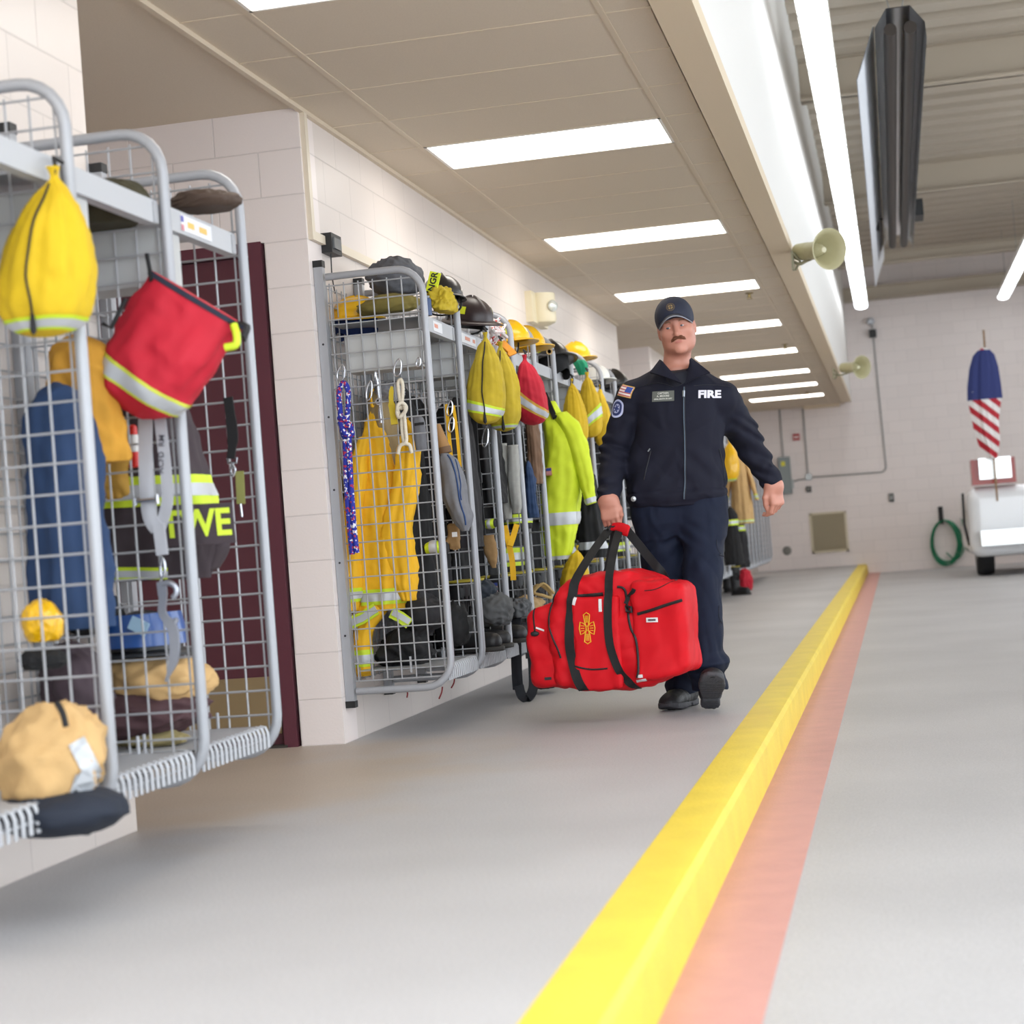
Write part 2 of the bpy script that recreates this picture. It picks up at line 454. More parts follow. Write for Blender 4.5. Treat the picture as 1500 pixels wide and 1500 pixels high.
def floor_mat():
    m = bpy.data.materials.new('grey epoxy floor'); m.use_nodes = True
    nt = m.node_tree; N = nt.nodes; L = nt.links; b = N['Principled BSDF']
    g = N.new('ShaderNodeNewGeometry')
    n1 = N.new('ShaderNodeTexNoise'); n1.inputs['Scale'].default_value = 130; n1.inputs['Detail'].default_value = 3
    n2 = N.new('ShaderNodeTexNoise'); n2.inputs['Scale'].default_value = .9; n2.inputs['Detail'].default_value = 4
    for n in (n1, n2): L.new(g.outputs['Position'], n.inputs['Vector'])
    c = lin('B3B1B1')
    m1 = N.new('ShaderNodeMix'); m1.data_type = 'RGBA'; m1.inputs['A'].default_value = (*[x * .72 for x in c], 1); m1.inputs['B'].default_value = (*[x * 1.28 for x in c], 1)
    L.new(n1.outputs['Fac'], m1.inputs['Factor'])
    r = N.new('ShaderNodeMapRange'); r.inputs['From Min'].default_value = .3; r.inputs['From Max'].default_value = .7; r.inputs['To Min'].default_value = .9; r.inputs['To Max'].default_value = 1.08
    L.new(n2.outputs['Fac'], r.inputs['Value'])
    m2 = N.new('ShaderNodeVectorMath'); m2.operation = 'SCALE'
    L.new(m1.outputs['Result'], m2.inputs[0]); L.new(r.outputs[0], m2.inputs['Scale'])
    # tan tint around the doorway, fading to grey over a noisy edge
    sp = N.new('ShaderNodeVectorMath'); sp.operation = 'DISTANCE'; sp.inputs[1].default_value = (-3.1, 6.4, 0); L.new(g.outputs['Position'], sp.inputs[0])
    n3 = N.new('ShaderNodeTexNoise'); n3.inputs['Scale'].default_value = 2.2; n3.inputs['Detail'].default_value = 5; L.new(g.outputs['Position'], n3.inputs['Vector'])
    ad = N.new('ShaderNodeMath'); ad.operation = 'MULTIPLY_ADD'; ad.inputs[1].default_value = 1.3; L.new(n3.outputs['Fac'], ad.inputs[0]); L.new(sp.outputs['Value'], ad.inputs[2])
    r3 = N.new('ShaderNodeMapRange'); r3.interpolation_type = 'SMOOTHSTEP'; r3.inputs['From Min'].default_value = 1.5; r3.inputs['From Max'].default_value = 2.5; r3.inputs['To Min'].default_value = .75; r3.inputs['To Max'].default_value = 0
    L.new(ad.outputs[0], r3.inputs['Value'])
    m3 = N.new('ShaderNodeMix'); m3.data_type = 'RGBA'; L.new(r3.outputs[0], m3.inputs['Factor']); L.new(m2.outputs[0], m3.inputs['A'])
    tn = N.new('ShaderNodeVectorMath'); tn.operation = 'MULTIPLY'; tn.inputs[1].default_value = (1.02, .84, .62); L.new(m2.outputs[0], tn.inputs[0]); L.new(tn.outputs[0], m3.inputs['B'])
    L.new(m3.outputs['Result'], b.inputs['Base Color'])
    b.inputs['Roughness'].default_value = .5
    bp = N.new('ShaderNodeBump'); bp.inputs['Strength'].default_value = .25; bp.inputs['Distance'].default_value = .002
    L.new(n1.outputs['Fac'], bp.inputs['Height']); L.new(bp.outputs['Normal'], b.inputs['Normal'])
    return m
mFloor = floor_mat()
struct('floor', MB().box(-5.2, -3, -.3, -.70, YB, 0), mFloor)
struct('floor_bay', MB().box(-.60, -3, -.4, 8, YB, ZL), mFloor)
# yellow curb with a softened arris
mYel = mat('yellow curb paint', 'E3C83E', .5, var=.16, vscale=6, bump=.25, bscale=70)
cs = [(-.70, -.35), (-.70, .001), (-.585, .001), (-.562, -.006), (-.550, -.025), (-.535, -.35)]
mb = MB()
for k, y in enumerate((-3, YB)): mb.v += [(x, y, z) for x, z in cs]
n = len(cs); mb.f += [(i, (i + 1) % n, n + (i + 1) % n, n + i) for i in range(n)] + [tuple(range(n - 1, -1, -1)), tuple(range(n, 2 * n))]
prop(mb.build('trim_1', mYel, None, True, .5), 'yellow painted concrete curb edging the raised grey walkway', 'curb', kind='structure')
prop(MB().box(-.56, -3, ZL - .05, -.335, YB, ZL + .003).build('trim_2', mat('salmon red floor paint', 'C8938B', .5, var=.14, vscale=9, bump=.2, bscale=90), None, False), 'faded red stripe painted along the foot of the curb', 'floor stripe', kind='structure')

PY = 7.6
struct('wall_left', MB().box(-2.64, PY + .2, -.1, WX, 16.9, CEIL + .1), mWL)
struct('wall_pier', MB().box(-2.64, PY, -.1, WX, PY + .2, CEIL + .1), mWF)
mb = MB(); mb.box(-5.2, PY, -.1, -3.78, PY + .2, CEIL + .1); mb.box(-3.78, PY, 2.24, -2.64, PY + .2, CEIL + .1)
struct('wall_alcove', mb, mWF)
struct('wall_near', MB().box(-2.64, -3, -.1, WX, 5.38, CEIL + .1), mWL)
struct('wall_alcove_side', MB().box(-5.3, 5.1, -.1, -5.1, PY, CEIL + .1), mWL)
struct('wall_alcove_rear', MB().box(-5.2, 5.18, -.1, -2.64, 5.38, CEIL + .1), mWF)
struct('wall_recess', MB().box(-5.2, 19.2, -.1, WX, 19.4, CEIL + .1), mWF)
struct('wall_recess_side', MB().box(-5.3, 16.7, -.1, -5.1, 19.2, CEIL + .1), mWL)
struct('wall_recess_rear', MB().box(-5.2, 16.7, -.1, -2.64, 16.9, CEIL + .1), mWF)
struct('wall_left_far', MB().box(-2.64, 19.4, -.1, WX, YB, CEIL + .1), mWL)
struct('wall_back', MB().box(-5.2, YB, -.4, 8, YB + .2, 5.6), mWF)
# bay side wall with its tall door openings for daylight
mb = MB()
for y0, y1 in ((-3, -.5), (4.0, 5.5), (10, 11.5), (16, 17.5), (22, YB)): mb.box(7.8, y0, -.4, 8, y1, 5.6)
mb.box(7.8, -3, 4.3, 8, YB, 5.6)
struct('wall_right', mb, mWL)

# suspended ceiling with its tile grid
def ceil_mat():
    m = bpy.data.materials.new('lay-in ceiling tile'); m.use_nodes = True
    nt = m.node_tree; N = nt.nodes; L = nt.links; b = N['Principled BSDF']; b.inputs['Roughness'].default_value = .8
    g = N.new('ShaderNodeNewGeometry')
    n1 = N.new('ShaderNodeTexNoise'); n1.inputs['Scale'].default_value = 160; n1.inputs['Detail'].default_value = 2
    L.new(g.outputs['Position'], n1.inputs['Vector'])
    c = lin('D0C3B0')
    mx = N.new('ShaderNodeMix'); mx.data_type = 'RGBA'; mx.inputs['A'].default_value = (*[x * .9 for x in c], 1); mx.inputs['B'].default_value = (*[x * 1.06 for x in c], 1)
    L.new(n1.outputs['Fac'], mx.inputs['Factor']); L.new(mx.outputs['Result'], b.inputs['Base Color'])
    return m
mCeil = ceil_mat()
LY = [2.55, 5.6, 8.65, 11.7, 14.75, 17.8, 20.85, 23.9, 26.34, 28.78]  # the two nearest panels are unseen, added to brighten the near racks and door
LX0, LX1 = -2.155, -.945
mb = MB(); zs = CEIL
# tiles laid around the light openings
mb.box(-5.2, 1, zs, LX0, YB, zs + .04); mb.box(LX1, 1, zs, -.72, YB, zs + .04)
ys = [1.0] + [q for y in LY for q in (y, y + .61)] + [YB]
for a, b2 in zip(ys[::2], ys[1::2]): mb.box(LX0, a, zs, LX1, b2, zs + .04)
struct('ceiling', mb, mCeil)
mb = MB()
for x in (LX0, LX1): mb.box(x - .012, 1, zs - .004, x + .012, YB, zs + .002)
y = 11.7 - .61 * 17
while y < YB:
    mb.box(WX, y - .006, zs - .003, -.74, y + .006, zs + .002); y += .61
mb.box(WX - .002, 1, zs - .02, WX + .022, 16.9, zs + .001)
struct('ceiling_grid', mb, mat('ceiling grid tee', 'CFC0AA', .5))
mb = MB(); mb.box(-.745, 1, CEIL - .03, -.59, YB - .9, CEIL + .05); mb.box(-.76, 1, CEIL + .0, -.74, YB - .9, CEIL + .06)
struct('trim_3', mb, mTrim)
struct('wall_upper', MB().box(-.74, 1, CEIL + .02, -.592, YB, 5.6), mat('white upper wall', 'E4E2DE', .5, bump=.1, bscale=40))
struct('trim_4', MB().box(-1.42, YB - .35, 2.78, -.80, YB, CEIL), mTrim)
# bay roof: ribbed deck and cross beams
mDeck = mat('painted roof deck', 'B7AC9C', .6)
mb = MB(); mb.box(-.6, 3, 5.45, 8, YB, 5.55)
struct('ceiling_bay', mb, mDeck)
mb = MB(); y = 6.0
while y < YB:
    mb.box(-.59, y, 5.33, 8, y + .28, 5.46); y += .55
struct('ceiling_bay_ribs', mb, mDeck)
mJ = mat('roof beam paint', 'B4A896', .5)
for k, (y, z0, z1) in enumerate(((31.72, 4.55, 4.78), (28.6, 4.72, 4.9), (24.0, 4.95, 5.35), (18.0, 4.95, 5.35), (12.0, 4.95, 5.35))):
    mb = MB(); mb.box(-.59, y, z0, 8, y + .04, z1); mb.box(-.59, y - .1, z0, 8, y + .14, z0 + .02); mb.box(-.59, y - .1, z1 - .02, 8, y + .14, z1)
    struct('beam_%d' % (k + 1), mb, mJ)

# ================================================================ lights
mLamp = emis('lit fluorescent lens', (1.0, .94, .86), 6.0)
mFix = mat('white enamel', 'E9E6E0', .4)
nth = ['', '', '', 'first (nearest) in view', 'second', 'third', 'fourth', 'fifth', 'sixth', 'last and farthest']
for i, y in enumerate(LY):
    t = thing('ceiling_light', 'ceiling light, %s of the row along the corridor' % nth[i] if i > 2 else ('unseen ceiling light added to brighten the camera end of the corridor', 'unseen ceiling light added to brighten the near racks', 'ceiling light over the doorway, before the first in view')[i], 'ceiling light', ((LX0 + LX1) / 2, y + .305, CEIL), 'recessed fluorescent panels in the corridor ceiling')
    mb = MB(); x0, x1, y0, y1, z = LX0 + .012, LX1 - .012, y + .012, y + .598, CEIL
    for a in ((x0, y0, x1, y0 + .015), (x0, y1 - .015, x1, y1), (x0, y0, x0 + .015, y1), (x1 - .015, y0, x1, y1)): mb.box(a[0], a[1], z - .004, a[2], a[3], z + .09)
    mb.box(x0, y0, z + .08, x1, y1, z + .09)
    mb.build('light_frame', mFix, t, False)
    MB().box(x0 + .012, y0 + .012, z + .0, x1 - .012, y1 - .012, z + .012).build('light_lens', mLamp, t, False)

def strip_light(label, x, y0, y1, z, w=.22, strength=5):
    t = thing('strip_light', label, 'strip light', (x, (y0 + y1) / 2, z))
    mb = MB(); mb.box(x - w / 2, y0, z + .02, x + w / 2, y1, z + .09)
    mb.build('light_housing', mFix, t, False)
    P = []
    for yy in (y0 + .01, y1 - .01):
        P.append([(x + w / 2 * .94 * math.cos(a), yy, z + .02 - .045 * math.sin(a)) for a in np.linspace(0, PI, 9)])
    mb = MB().grid(A(P)); mb.f += [tuple(range(9)), tuple(range(17, 8, -1))]
    mb.build('light_diffuser', emis('lit strip lens', (.93, .97, 1.0), strength), t)
    mb = MB(); yy = y0 + .6
    while yy < y1 - .3:
        mb.tube([(x + w / 2 * .96 * math.cos(a), yy, z + .02 - .049 * math.sin(a)) for a in np.linspace(0, PI, 9)], .006, 5); yy += 1.55
    mb.build('lens_clip', mat('grey clip', '8E8E90', .4), t)
    for yy in (y0 + .8, (y0 + y1) / 2, y1 - .8): MB().tube([(x, yy, z + .09), (x, yy, 5.34)], .005, 5).build('hanging_rod', mat('grey steel', '9A9A98', .4, .6), t)
strip_light('long lit strip light hung beside the white upper wall', -.285, 12.0, 30.6, 4.3)
strip_light('strip light at the right edge, mostly cut off by the picture', 2.05, 24.0, 31.3, 4.3, .2)
strip_light('unseen strip light added over the middle of the bay to brighten it', 4.2, 12.0, 30.6, 4.4, .22, 10)  # this strip and the next are unseen extras that lift the far bay
strip_light('unseen strip light added over the far side of the bay to brighten it', 6.4, 12.0, 30.6, 4.4, .22, 10)

# daylight through the open bay doors
w = bpy.data.worlds.new('daylight'); S.world = w; w.use_nodes = True
bg = w.node_tree.nodes['Background']; bg.inputs['Color'].default_value = (.86, .93, 1.0, 1); bg.inputs['Strength'].default_value = 4.1

# ================================================================ door
mMar = mat('maroon enamel', '5C2F3A', .38)
mMar2 = mat('maroon door skin', '552B34', .45)
t = thing('door_1', 'maroon steel door with tan kick plate behind the near racks', 'door', (-3.2, PY, 0)); t['kind'] = 'structure'
mb = MB(); mb.box(-2.715, PY - .012, 0, -2.655, PY + .19, 2.245); mb.box(-3.785, PY - .012, 0, -3.725, PY + .19, 2.245); mb.box(-3.724, PY - .012, 2.19, -2.716, PY + .19, 2.245)
mb.box(-2.735, PY + .075, 0, -2.7155, PY + .1, 2.189); mb.box(-3.74, PY + .076, 2.17, -2.736, PY + .1, 2.189)
mb.build('door_frame', mMar, t, False)
MB().box(-3.722, PY + .03, .012, -2.718, PY + .074, 2.187).build('door_leaf', mMar2, t, False)
mb = MB(); mb.box(-3.70, PY + .024, .06, -2.735, PY + .03, .315)
for x in np.linspace(-3.66, -2.77, 9): mb.lathe([(.004, 0), (.004, .003)], (x, PY + .024, .302), (0, -1, 0), 8)
mb.build('kick_plate', mat('tan kick plate', '94805F', .42, .25), t, False)
MB().lathe([(.03, 0), (.03, .015), (.012, .02), (.012, .05), (.028, .055), (.03, .075), (.01, .085)], (-3.62, PY + .03, 1.0), (0, -1, 0), 16).build('door_knob', mat('brushed steel', 'B5B5B5', .3, 1), t)
MB().box(-3.74, PY - .02, 0, -2.70, PY + .2, .012).build('threshold', mat('dark metal', '4A4642', .5, .5), t, False)

# ================================================================ fittings on the walls

mGal = mat('galvanised conduit', '9A9A97', .45, .5)
mGrey = mat('grey enamel panel', '7C8586', .45)
mBlk = mat('black plastic', '17181A', .5)
def tagd(o, label, cat, group=None): return prop(o, label, cat, group)
yb = YB
# louvre
t = thing('wall_louver', 'square tan louvered air grille low on the back wall', 'air grille', (-1.16, yb, .6))
mT = mat('tan grille enamel', 'BBB096', .5)
mb = MB()
for a in ((-1.48, .255, -1.44, .955), (-.88, .255, -.84, .955), (-1.48, .255, -.84, .29), (-1.48, .92, -.84, .955)): mb.box(a[0], yb - .03, a[1], a[2], yb, a[3])
mb.build('grille_frame', mat('tan grille frame', 'CFC4AA', .5), t, False)
mb = MB(); mb.box(-1.44, yb - .004, .29, -.88, yb, .92)
for z in np.linspace(.3, .91, 26): mb.obox((-1.16, yb - .014, z), (.56, .003, .022), Matrix.Rotation(.6, 3, 'X'))
mb.build('louver_slats', mT, t, False)
tagd(MB().lathe([(.078, 0), (.078, .012), (.07, .02), (.03, .022)], (-1.91, yb, .335), (0, -1, 0), 24).build('round_vent_cap', mat('grey vent cap', '7F7D78', .6, .2, bump=.5, bscale=120)), 'round grey vent cap low on the back wall', 'vent cap')
t = thing('electric_panel', 'tall grey electrical disconnect box on the back wall', 'electrical box', (-1.82, yb, 1.65))
MB().box(-1.945, yb - .11, 1.33, -1.735, yb, 1.98).build('panel_box', mGrey, t, False)
MB().box(-1.93, yb - .118, 1.345, -1.75, yb - .11, 1.965).build('panel_cover', mat('grey cover', '858E8E', .4), t, False)
MB().box(-1.89, yb - .121, 1.82, -1.82, yb - .118, 1.9).build('warning_sticker', mat('yellow sticker', 'D8D03C', .5), t, False)
MB().box(-1.735, yb - .09, 1.42, -1.70, yb - .03, 1.58).build('switch_lever', mat('pale grey lever', 'B4B8B8', .4), t, False)
tagd(MB().tube([(-1.85, yb - .02, 1.98), (-1.85, yb - .02, 2.82)], .013, 8).build('conduit', mGal), 'upright conduit from the ceiling to the grey electrical box', 'conduit')
tagd(MB().tube([(-1.445, yb - .02, 1.63), (-1.445, yb - .02, 2.80)], .013, 8).build('conduit', mGal), 'upright conduit from ceiling to small junction box, beside the fire alarm pull', 'conduit')
pts = [(-1.73, yb - .02, 1.53), (-1.6, yb - .02, 1.56), (-1.48, yb - .02, 1.56)]
tagd(MB().tube(pts, .013, 8).build('conduit', mGal), 'short level conduit joining the electrical box and the junction box', 'conduit')
pts = [(-1.38, yb - .02, 1.585), (-.2, yb - .02, 1.575)] + [(-.2 + .1 * math.sin(a), yb - .02, 1.675 - .1 * math.cos(a)) for a in np.linspace(.2, PI / 2, 6)] + [(-.1, yb - .02, 1.75), (-.14, yb - .02, 4.2)]
tagd(MB().tube(pts, .012, 8).build('conduit', mGal), 'long bent conduit running level then up the back wall to the camera', 'conduit')
t = thing('junction_box', 'small square junction box where the conduits meet', 'junction box', (-1.43, yb, 1.6))
MB().box(-1.49, yb - .05, 1.54, -1.385, yb, 1.65).build('box_body', mat('steel box', 'AEB2B2', .4, .4), t, False)
MB().box(-1.485, yb - .055, 1.545, -1.39, yb - .05, 1.645).build('box_lid', mat('steel lid', 'BABEBE', .35, .4), t, False)
t = thing('wall_switch', 'small black switch box under the junction box', 'wall switch', (-1.45, yb, 1.38))
MB().box(-1.495, yb - .05, 1.33, -1.405, yb, 1.43).build('switch_box', mBlk, t, False)
MB().box(-1.47, yb - .055, 1.36, -1.43, yb - .05, 1.41).build('switch_plate', mat('grey plate', '8A8A86', .4), t, False)
t = thing('fire_alarm_pull', 'red fire alarm pull station on the back wall', 'fire alarm', (-1.59, yb, 2.31))
MB().box(-1.65, yb - .045, 2.255, -1.535, yb, 2.37).build('pull_box', mat('alarm red', 'A8242A', .4), t, False)
MB().box(-1.632, yb - .055, 2.295, -1.553, yb - .045, 2.325).build('pull_handle', mat('alarm white', 'E8DCD8', .4), t, False)
t = thing('wall_outlet', 'black covered outlet alone on the back wall', 'outlet', (-.05, yb, 1.12))
MB().box(-.09, yb - .04, 1.05, -.01, yb, 1.19).build('outlet_cover', mBlk, t, False)
MB().box(-.07, yb - .045, 1.08, -.03, yb - .04, 1.16).build('outlet_face', mat('outlet grey', 'A6A6A2', .4), t, False)
# camera above conduit
t = thing('security_camera', 'small wall camera on a bracket at the top of the conduit', 'camera', (-.16, yb, 4.12))
MB().sphere((-.16, yb - .12, 4.2), .07).build('camera_dome', mat('camera shell', 'C9CDD4', .3), t)
MB().box(-.2, yb - .16, 3.92, -.08, yb - .02, 4.05).build('camera_base', mBlk, t, False)
MB().tube([(-.14, yb, 4.1), (-.14, yb - .1, 4.12), (-.15, yb - .12, 4.2)], .015, 8).build('camera_bracket', mGal, t)
# hose
mG = mat('green garden hose', '1E7A55', .4)
t = thing('garden_hose', 'coiled green garden hose on the back wall', 'hose', (.78, yb, .35))
mb = MB(); pts = []; rs = np.random.RandomState(4)
for k in range(7):
    ca, cb, rx, rz = .80 + rs.uniform(-.03, .03), .30 + rs.uniform(-.06, .02), .21 + rs.uniform(-.03, .05), .33 + rs.uniform(-.04, .05)
    for j in range(24):
        a = PI / 2 + 2 * PI * j / 24
        z = cb + rz * math.sin(a)
        z += (.66 - (cb + rz)) * max(0, math.sin(a)) ** 3
        pts.append((ca + rx * math.cos(a), yb - .045 - .012 * k + rs.uniform(-.006, .006), z))
mb.tube(pts, .0125, 6).build('hose_coil', mG, t)
MB().tube(smooth_path([(.8, yb - .05, .1), (.95, yb - .06, -.03), (1.08, yb - .07, .1), (1.14, yb - .06, .35), (1.15, yb - .05, .5)]), .0125, 6).build('hose_tail', mG, t)
mb = MB(); mb.box(.72, yb - .02, .6, .8, yb, .9); mb.tube([(.76, yb, .68), (.76, yb - .17, .66), (.76, yb - .19, .72)], .014, 8)
tagd(mb.build('hose_hook', mBlk), 'black hook on the back wall holding the green hose', 'hook')
t = thing('wall_spigot', 'brass hose spigot on the back wall beside the green hose', 'spigot', (1.15, yb, .55))
MB().tube([(1.12, yb, .6), (1.12, yb - .1, .6), (1.15, yb - .13, .56), (1.15, yb - .13, .5)], .022, 10).build('spigot_body', mat('dull brass', '9C958A', .35, .8), t)
mb = MB(); mb.tube([(1.12 + .04 * math.cos(a), yb - .1, .66 + .04 * math.sin(a)) for a in np.linspace(0, 2 * PI, 13)[:-1]], .008, 6, True); mb.tube([(1.12, yb - .1, .6), (1.12, yb - .1, .66)], .01, 6)
mb.build('spigot_handle', mat('grey handle', '8B8B8B', .4, .4), t)

# horn loudspeakers on the upper wall
mHorn = mat('olive beige horn', 'B0AA86', .45)
def horn(label, c, fwd, s=1.):
    t = thing('horn_speaker', label, 'loudspeaker', c, 'horn loudspeakers on the upper wall')
    C, d = Vector(c), Vector(fwd).normalized(); P = lambda q: C + d * q * s
    prof = [(.055, -.17), (.06, -.06), (.07, -.02), (.1, .04), (.128, .085), (.135, .09), (.126, .088), (.095, .04), (.06, -.02), (.04, -.05)]
    MB().lathe([(r * s, z * s) for r, z in prof], C, d, 32, False).build('horn_bell', mHorn, t)
    MB().lathe([(.002, .035 * s), (.018 * s, .032 * s), (.036 * s, -.01 * s), (.05 * s, -.06 * s), (.03 * s, -.07 * s)], C, d, 20).build('horn_centre', mat('pale horn centre', 'C9C4A6', .4), t)
    MB().lathe([(.03 * s, -.26 * s), (.056 * s, -.25 * s), (.06 * s, -.15 * s), (.05 * s, -.05 * s)], C, d, 20).build('driver_can', mHorn, t)
    mb = MB(); b = P(-.16) + Vector((0, 0, -.06 * s)); wl = Vector((-.592, b.y + .02, b.z - .0))
    mb.tube(smooth_path([P(-.12) + Vector((0, 0, -.055 * s)), b, (b + wl) / 2 + Vector((0, 0, -.02)), wl + Vector((.02, 0, 0))], 5), .011 * s, 6)
    mb.obox(wl + Vector((.008, 0, .01)), (.016, .09 * s, .12 * s))
    mb.tube([wl + Vector((.02, -.05, .05)), wl + Vector((.06, 0, .0)), wl + Vector((.02, .05, -.05))], .008 * s, 6)
    mb.build('horn_bracket', mat('dull bracket', '8D8A70', .5), t)
horn('nearer beige horn loudspeaker bracketed to the white upper wall', (-0.371, 13.100, 2.754), (.62, -.78, -.12), 1.1)
horn('farther small beige horn loudspeaker low on the white upper wall', (-0.308, 21.500, 2.577), (.65, -.75, -.1), 1.02)

# infrared tube heater
t = thing('tube_heater', 'long silver reflector tube heater hung from the bay roof', 'heater', (.33, 21, 4.5))
mAl = mat('bright aluminium', 'D9DDE2', .22, .9)
P = []
for y in (14.0, 25.4): P.append([(.13, y, 4.30), (.135, y, 4.52), (.23, y, 4.66), (.41, y, 4.66), (.51, y, 4.52), (.515, y, 4.40)])
mb = MB().grid(A(P)); P2 = A(P); P2[..., 2] += .006; mb.grid(P2)
mb.build('reflector', mAl, t, False)
P = [[(-.03, y, 4.15), (.125, y, 4.55)] for y in (14.0, 26.8)]; mb = MB().grid(A(P)); mb.grid(A(P) + A((.006, 0, 0))); mb.build('side_shield', mat('white coated shield', 'E9ECF2', .35), t, False)
mb = MB(); mb.tube([(.25, 14, 4.5), (.25, 25.2, 4.5)], .05, 12); mb.tube([(.40, 14, 4.5), (.40, 25.2, 4.5)], .05, 12)
mb.build('burner_tube', mat('dark heater tube', '3A332E', .5, .4), t)
MB().box(.52, 22.4, 4.42, .62, 22.9, 4.62).build('control_box', mBlk, t, False)
mb = MB()
for y in (15, 20, 25): mb.tube([(.32, y, 4.66), (.2, y, 5.34)], .006, 5); mb.tube([(.32, y, 4.66), (.46, y, 5.34)], .006, 5)
mb.build('hanging_chain', mGal, t)
t = thing('ceiling_hanger', 'small dark pronged hanger below the bay roof', 'hanger', (-.05, 22.5, 4.9))
mb = MB(); c = Vector((0.065, 22.500, 4.434))
mb.tube([c + Vector((0, 0, .42)), c + Vector((0, 0, -.14))], .018, 8); mb.tube([c + Vector((-.07, 0, .03)), c + Vector((.07, 0, .0))], .012, 6); mb.tube([c + Vector((-.06, 0, .13)), c + Vector((-.055, 0, .08)), c + Vector((0, 0, .04))], .012, 6)
mb.build('prong', mBlk, t)

# ceiling sprinklers
def sprinkler(label, x, y):
    t = thing('sprinkler_head', label, 'sprinkler', (x, y, CEIL), 'sprinkler heads in the corridor ceiling')
    MB().lathe([(.035, 0), (.035, -.006), (.012, -.012), (.01, -.04)], (x, y, CEIL), (0, 0, 1), 16).build('escutcheon', mat('brass', '8F7D52', .35, .8), t)
    mb = MB(); mb.lathe([(.026, -.055), (.026, -.052)], (x, y, CEIL), (0, 0, 1), 12); mb.tube([(x - .014, y, CEIL - .03), (x - .014, y, CEIL - .053)], .003, 5); mb.tube([(x + .014, y, CEIL - .03), (x + .014, y, CEIL - .053)], .003, 5)
    mb.build('deflector', MATS['brass'], t)
sprinkler('brass sprinkler head right after the second ceiling light', -1.08, 15.6)
sprinkler('brass sprinkler head just before the fourth ceiling light', -1.06, 20.4)
sprinkler('brass sprinkler head in front of the last ceiling light', -1.19, 28.3)

# emergency light and box on the left wall
t = thing('emergency_light', 'cream emergency light on the wall above the racks', 'emergency light', (WX, 12.8, 2.5))
Cz = Vector((WX + .06, 12.75, 2.44)); prof = [(.09, 0), (.098, .01), (.1, .2), (.095, .21)]
mb = MB(); mb.box(WX, 12.5, 2.38, WX + .05, 13.05, 2.60); mb.lathe([(.0, -.075), (.055, -.07), (.1, -.05), (.11, -.03), (.11, .16)], Cz, (0, 0, 1), 24)
mb.build('light_body', mat('cream plastic', 'DDD2B4', .4), t, True, .5)
MB().lathe([(.038, 0), (.042, .012), (.03, .03), (.0, .036)], Cz + Vector((.095, -.06, .06)), (.8, -.6, 0), 18).build('lamp_head', mat('clear lamp lens', 'D8DDD8', .15, .3), t)
t = thing('sensor_box', 'small black box on the wall at the rack corner', 'sensor', (WX, 7.85, 2.25))
MB().box(WX, 7.8, 2.20, WX + .05, 7.95, 2.29).build('sensor_body', mBlk, t, False)
MB().box(WX + .05, 7.82, 2.22, WX + .058, 7.92, 2.27).build('sensor_face', mat('sensor lens', '75787A', .2), t, False)
MB().tube(smooth_path([(WX + .03, 7.84, 2.2), (WX + .025, 7.85, 2.1), (WX + .03, 7.86, 2.02)]), .003, 5).build('sensor_cable', mBlk, t)
t = thing('wall_raceway', 'cream surface raceway stepping down above the first rack', 'raceway', (WX, 8.1, 2.25))
mR = mat('cream raceway', 'D8CCB8', .45)
MB().box(WX, 7.62, 2.235, WX + .022, 8.75, 2.275).build('raceway_run', mR, t, False)
MB().box(WX, 7.62, 2.275, WX + .022, 7.66, 2.80).build('raceway_riser', mR, t, False)

# flag and truck at the right edge
def flag_mat():
    m = bpy.data.materials.new('flag stripes'); m.use_nodes = True; nt = m.node_tree; N = nt.nodes; L = nt.links; b = N['Principled BSDF']; b.inputs['Roughness'].default_value = .7
    tc = N.new('ShaderNodeTexCoord'); sp = N.new('ShaderNodeSeparateXYZ'); L.new(tc.outputs['Object'], sp.inputs[0])
    a = N.new('ShaderNodeMath'); a.operation = 'MULTIPLY_ADD'; L.new(sp.outputs[0], a.inputs[0]); a.inputs[1].default_value = .9; L.new(sp.outputs[2], a.inputs[2])
    s = N.new('ShaderNodeMath'); s.operation = 'PINGPONG'; L.new(a.outputs[0], s.inputs[0]); s.inputs[1].default_value = .1
    g = N.new('ShaderNodeMath'); g.operation = 'GREATER_THAN'; L.new(s.outputs[0], g.inputs[0]); g.inputs[1].default_value = .05
    mx = N.new('ShaderNodeMix'); mx.data_type = 'RGBA'; L.new(g.outputs[0], mx.inputs['Factor']); mx.inputs['A'].default_value = (*lin('B01F2E'), 1); mx.inputs['B'].default_value = (*lin('E6E2E0'), 1)
    L.new(mx.outputs['Result'], b.inputs['Base Color']); return m
fx, fy = 1.36, 26.0
t = thing('flag', 'draped American flag on a pole at the right edge', 'flag', (fx, fy, 1.0))
fl = Loft([(fx + .02, fy, 3.05, .03, .02), (fx, fy, 2.9, .14, .05), (fx - .02, fy, 2.4, .2, .08), (fx - .03, fy, 2.1, .17, .09), (fx, fy, 1.75, .14, .08), (fx + .03, fy, 1.5, .06, .04)], ax=(1, 0, 0), ay=(0, 1, 0), fold=.22, nf=5, seed=3, wr=.01)
fl.build('flag_cloth', flag_mat(), t)
fl.band(.08, .44, mat('flag blue', '24306B', .7), t, 'flag_canton', .014)
MB().tube([(fx + .04, fy + .02, .9), (fx + .04, fy + .02, 3.3)], .014, 8).build('flag_pole', mat('pole wood', '8A6A45', .5), t)
t = thing('fire_truck', 'white and red truck corner at the right edge', 'truck', (1.9, 27.4, ZL))
mW = mat('white truck paint', 'E6E7E9', .2, coat=.6)
mRed = mat('red truck paint', '9E2C1A', .4, coat=.4)
ty = 26.4
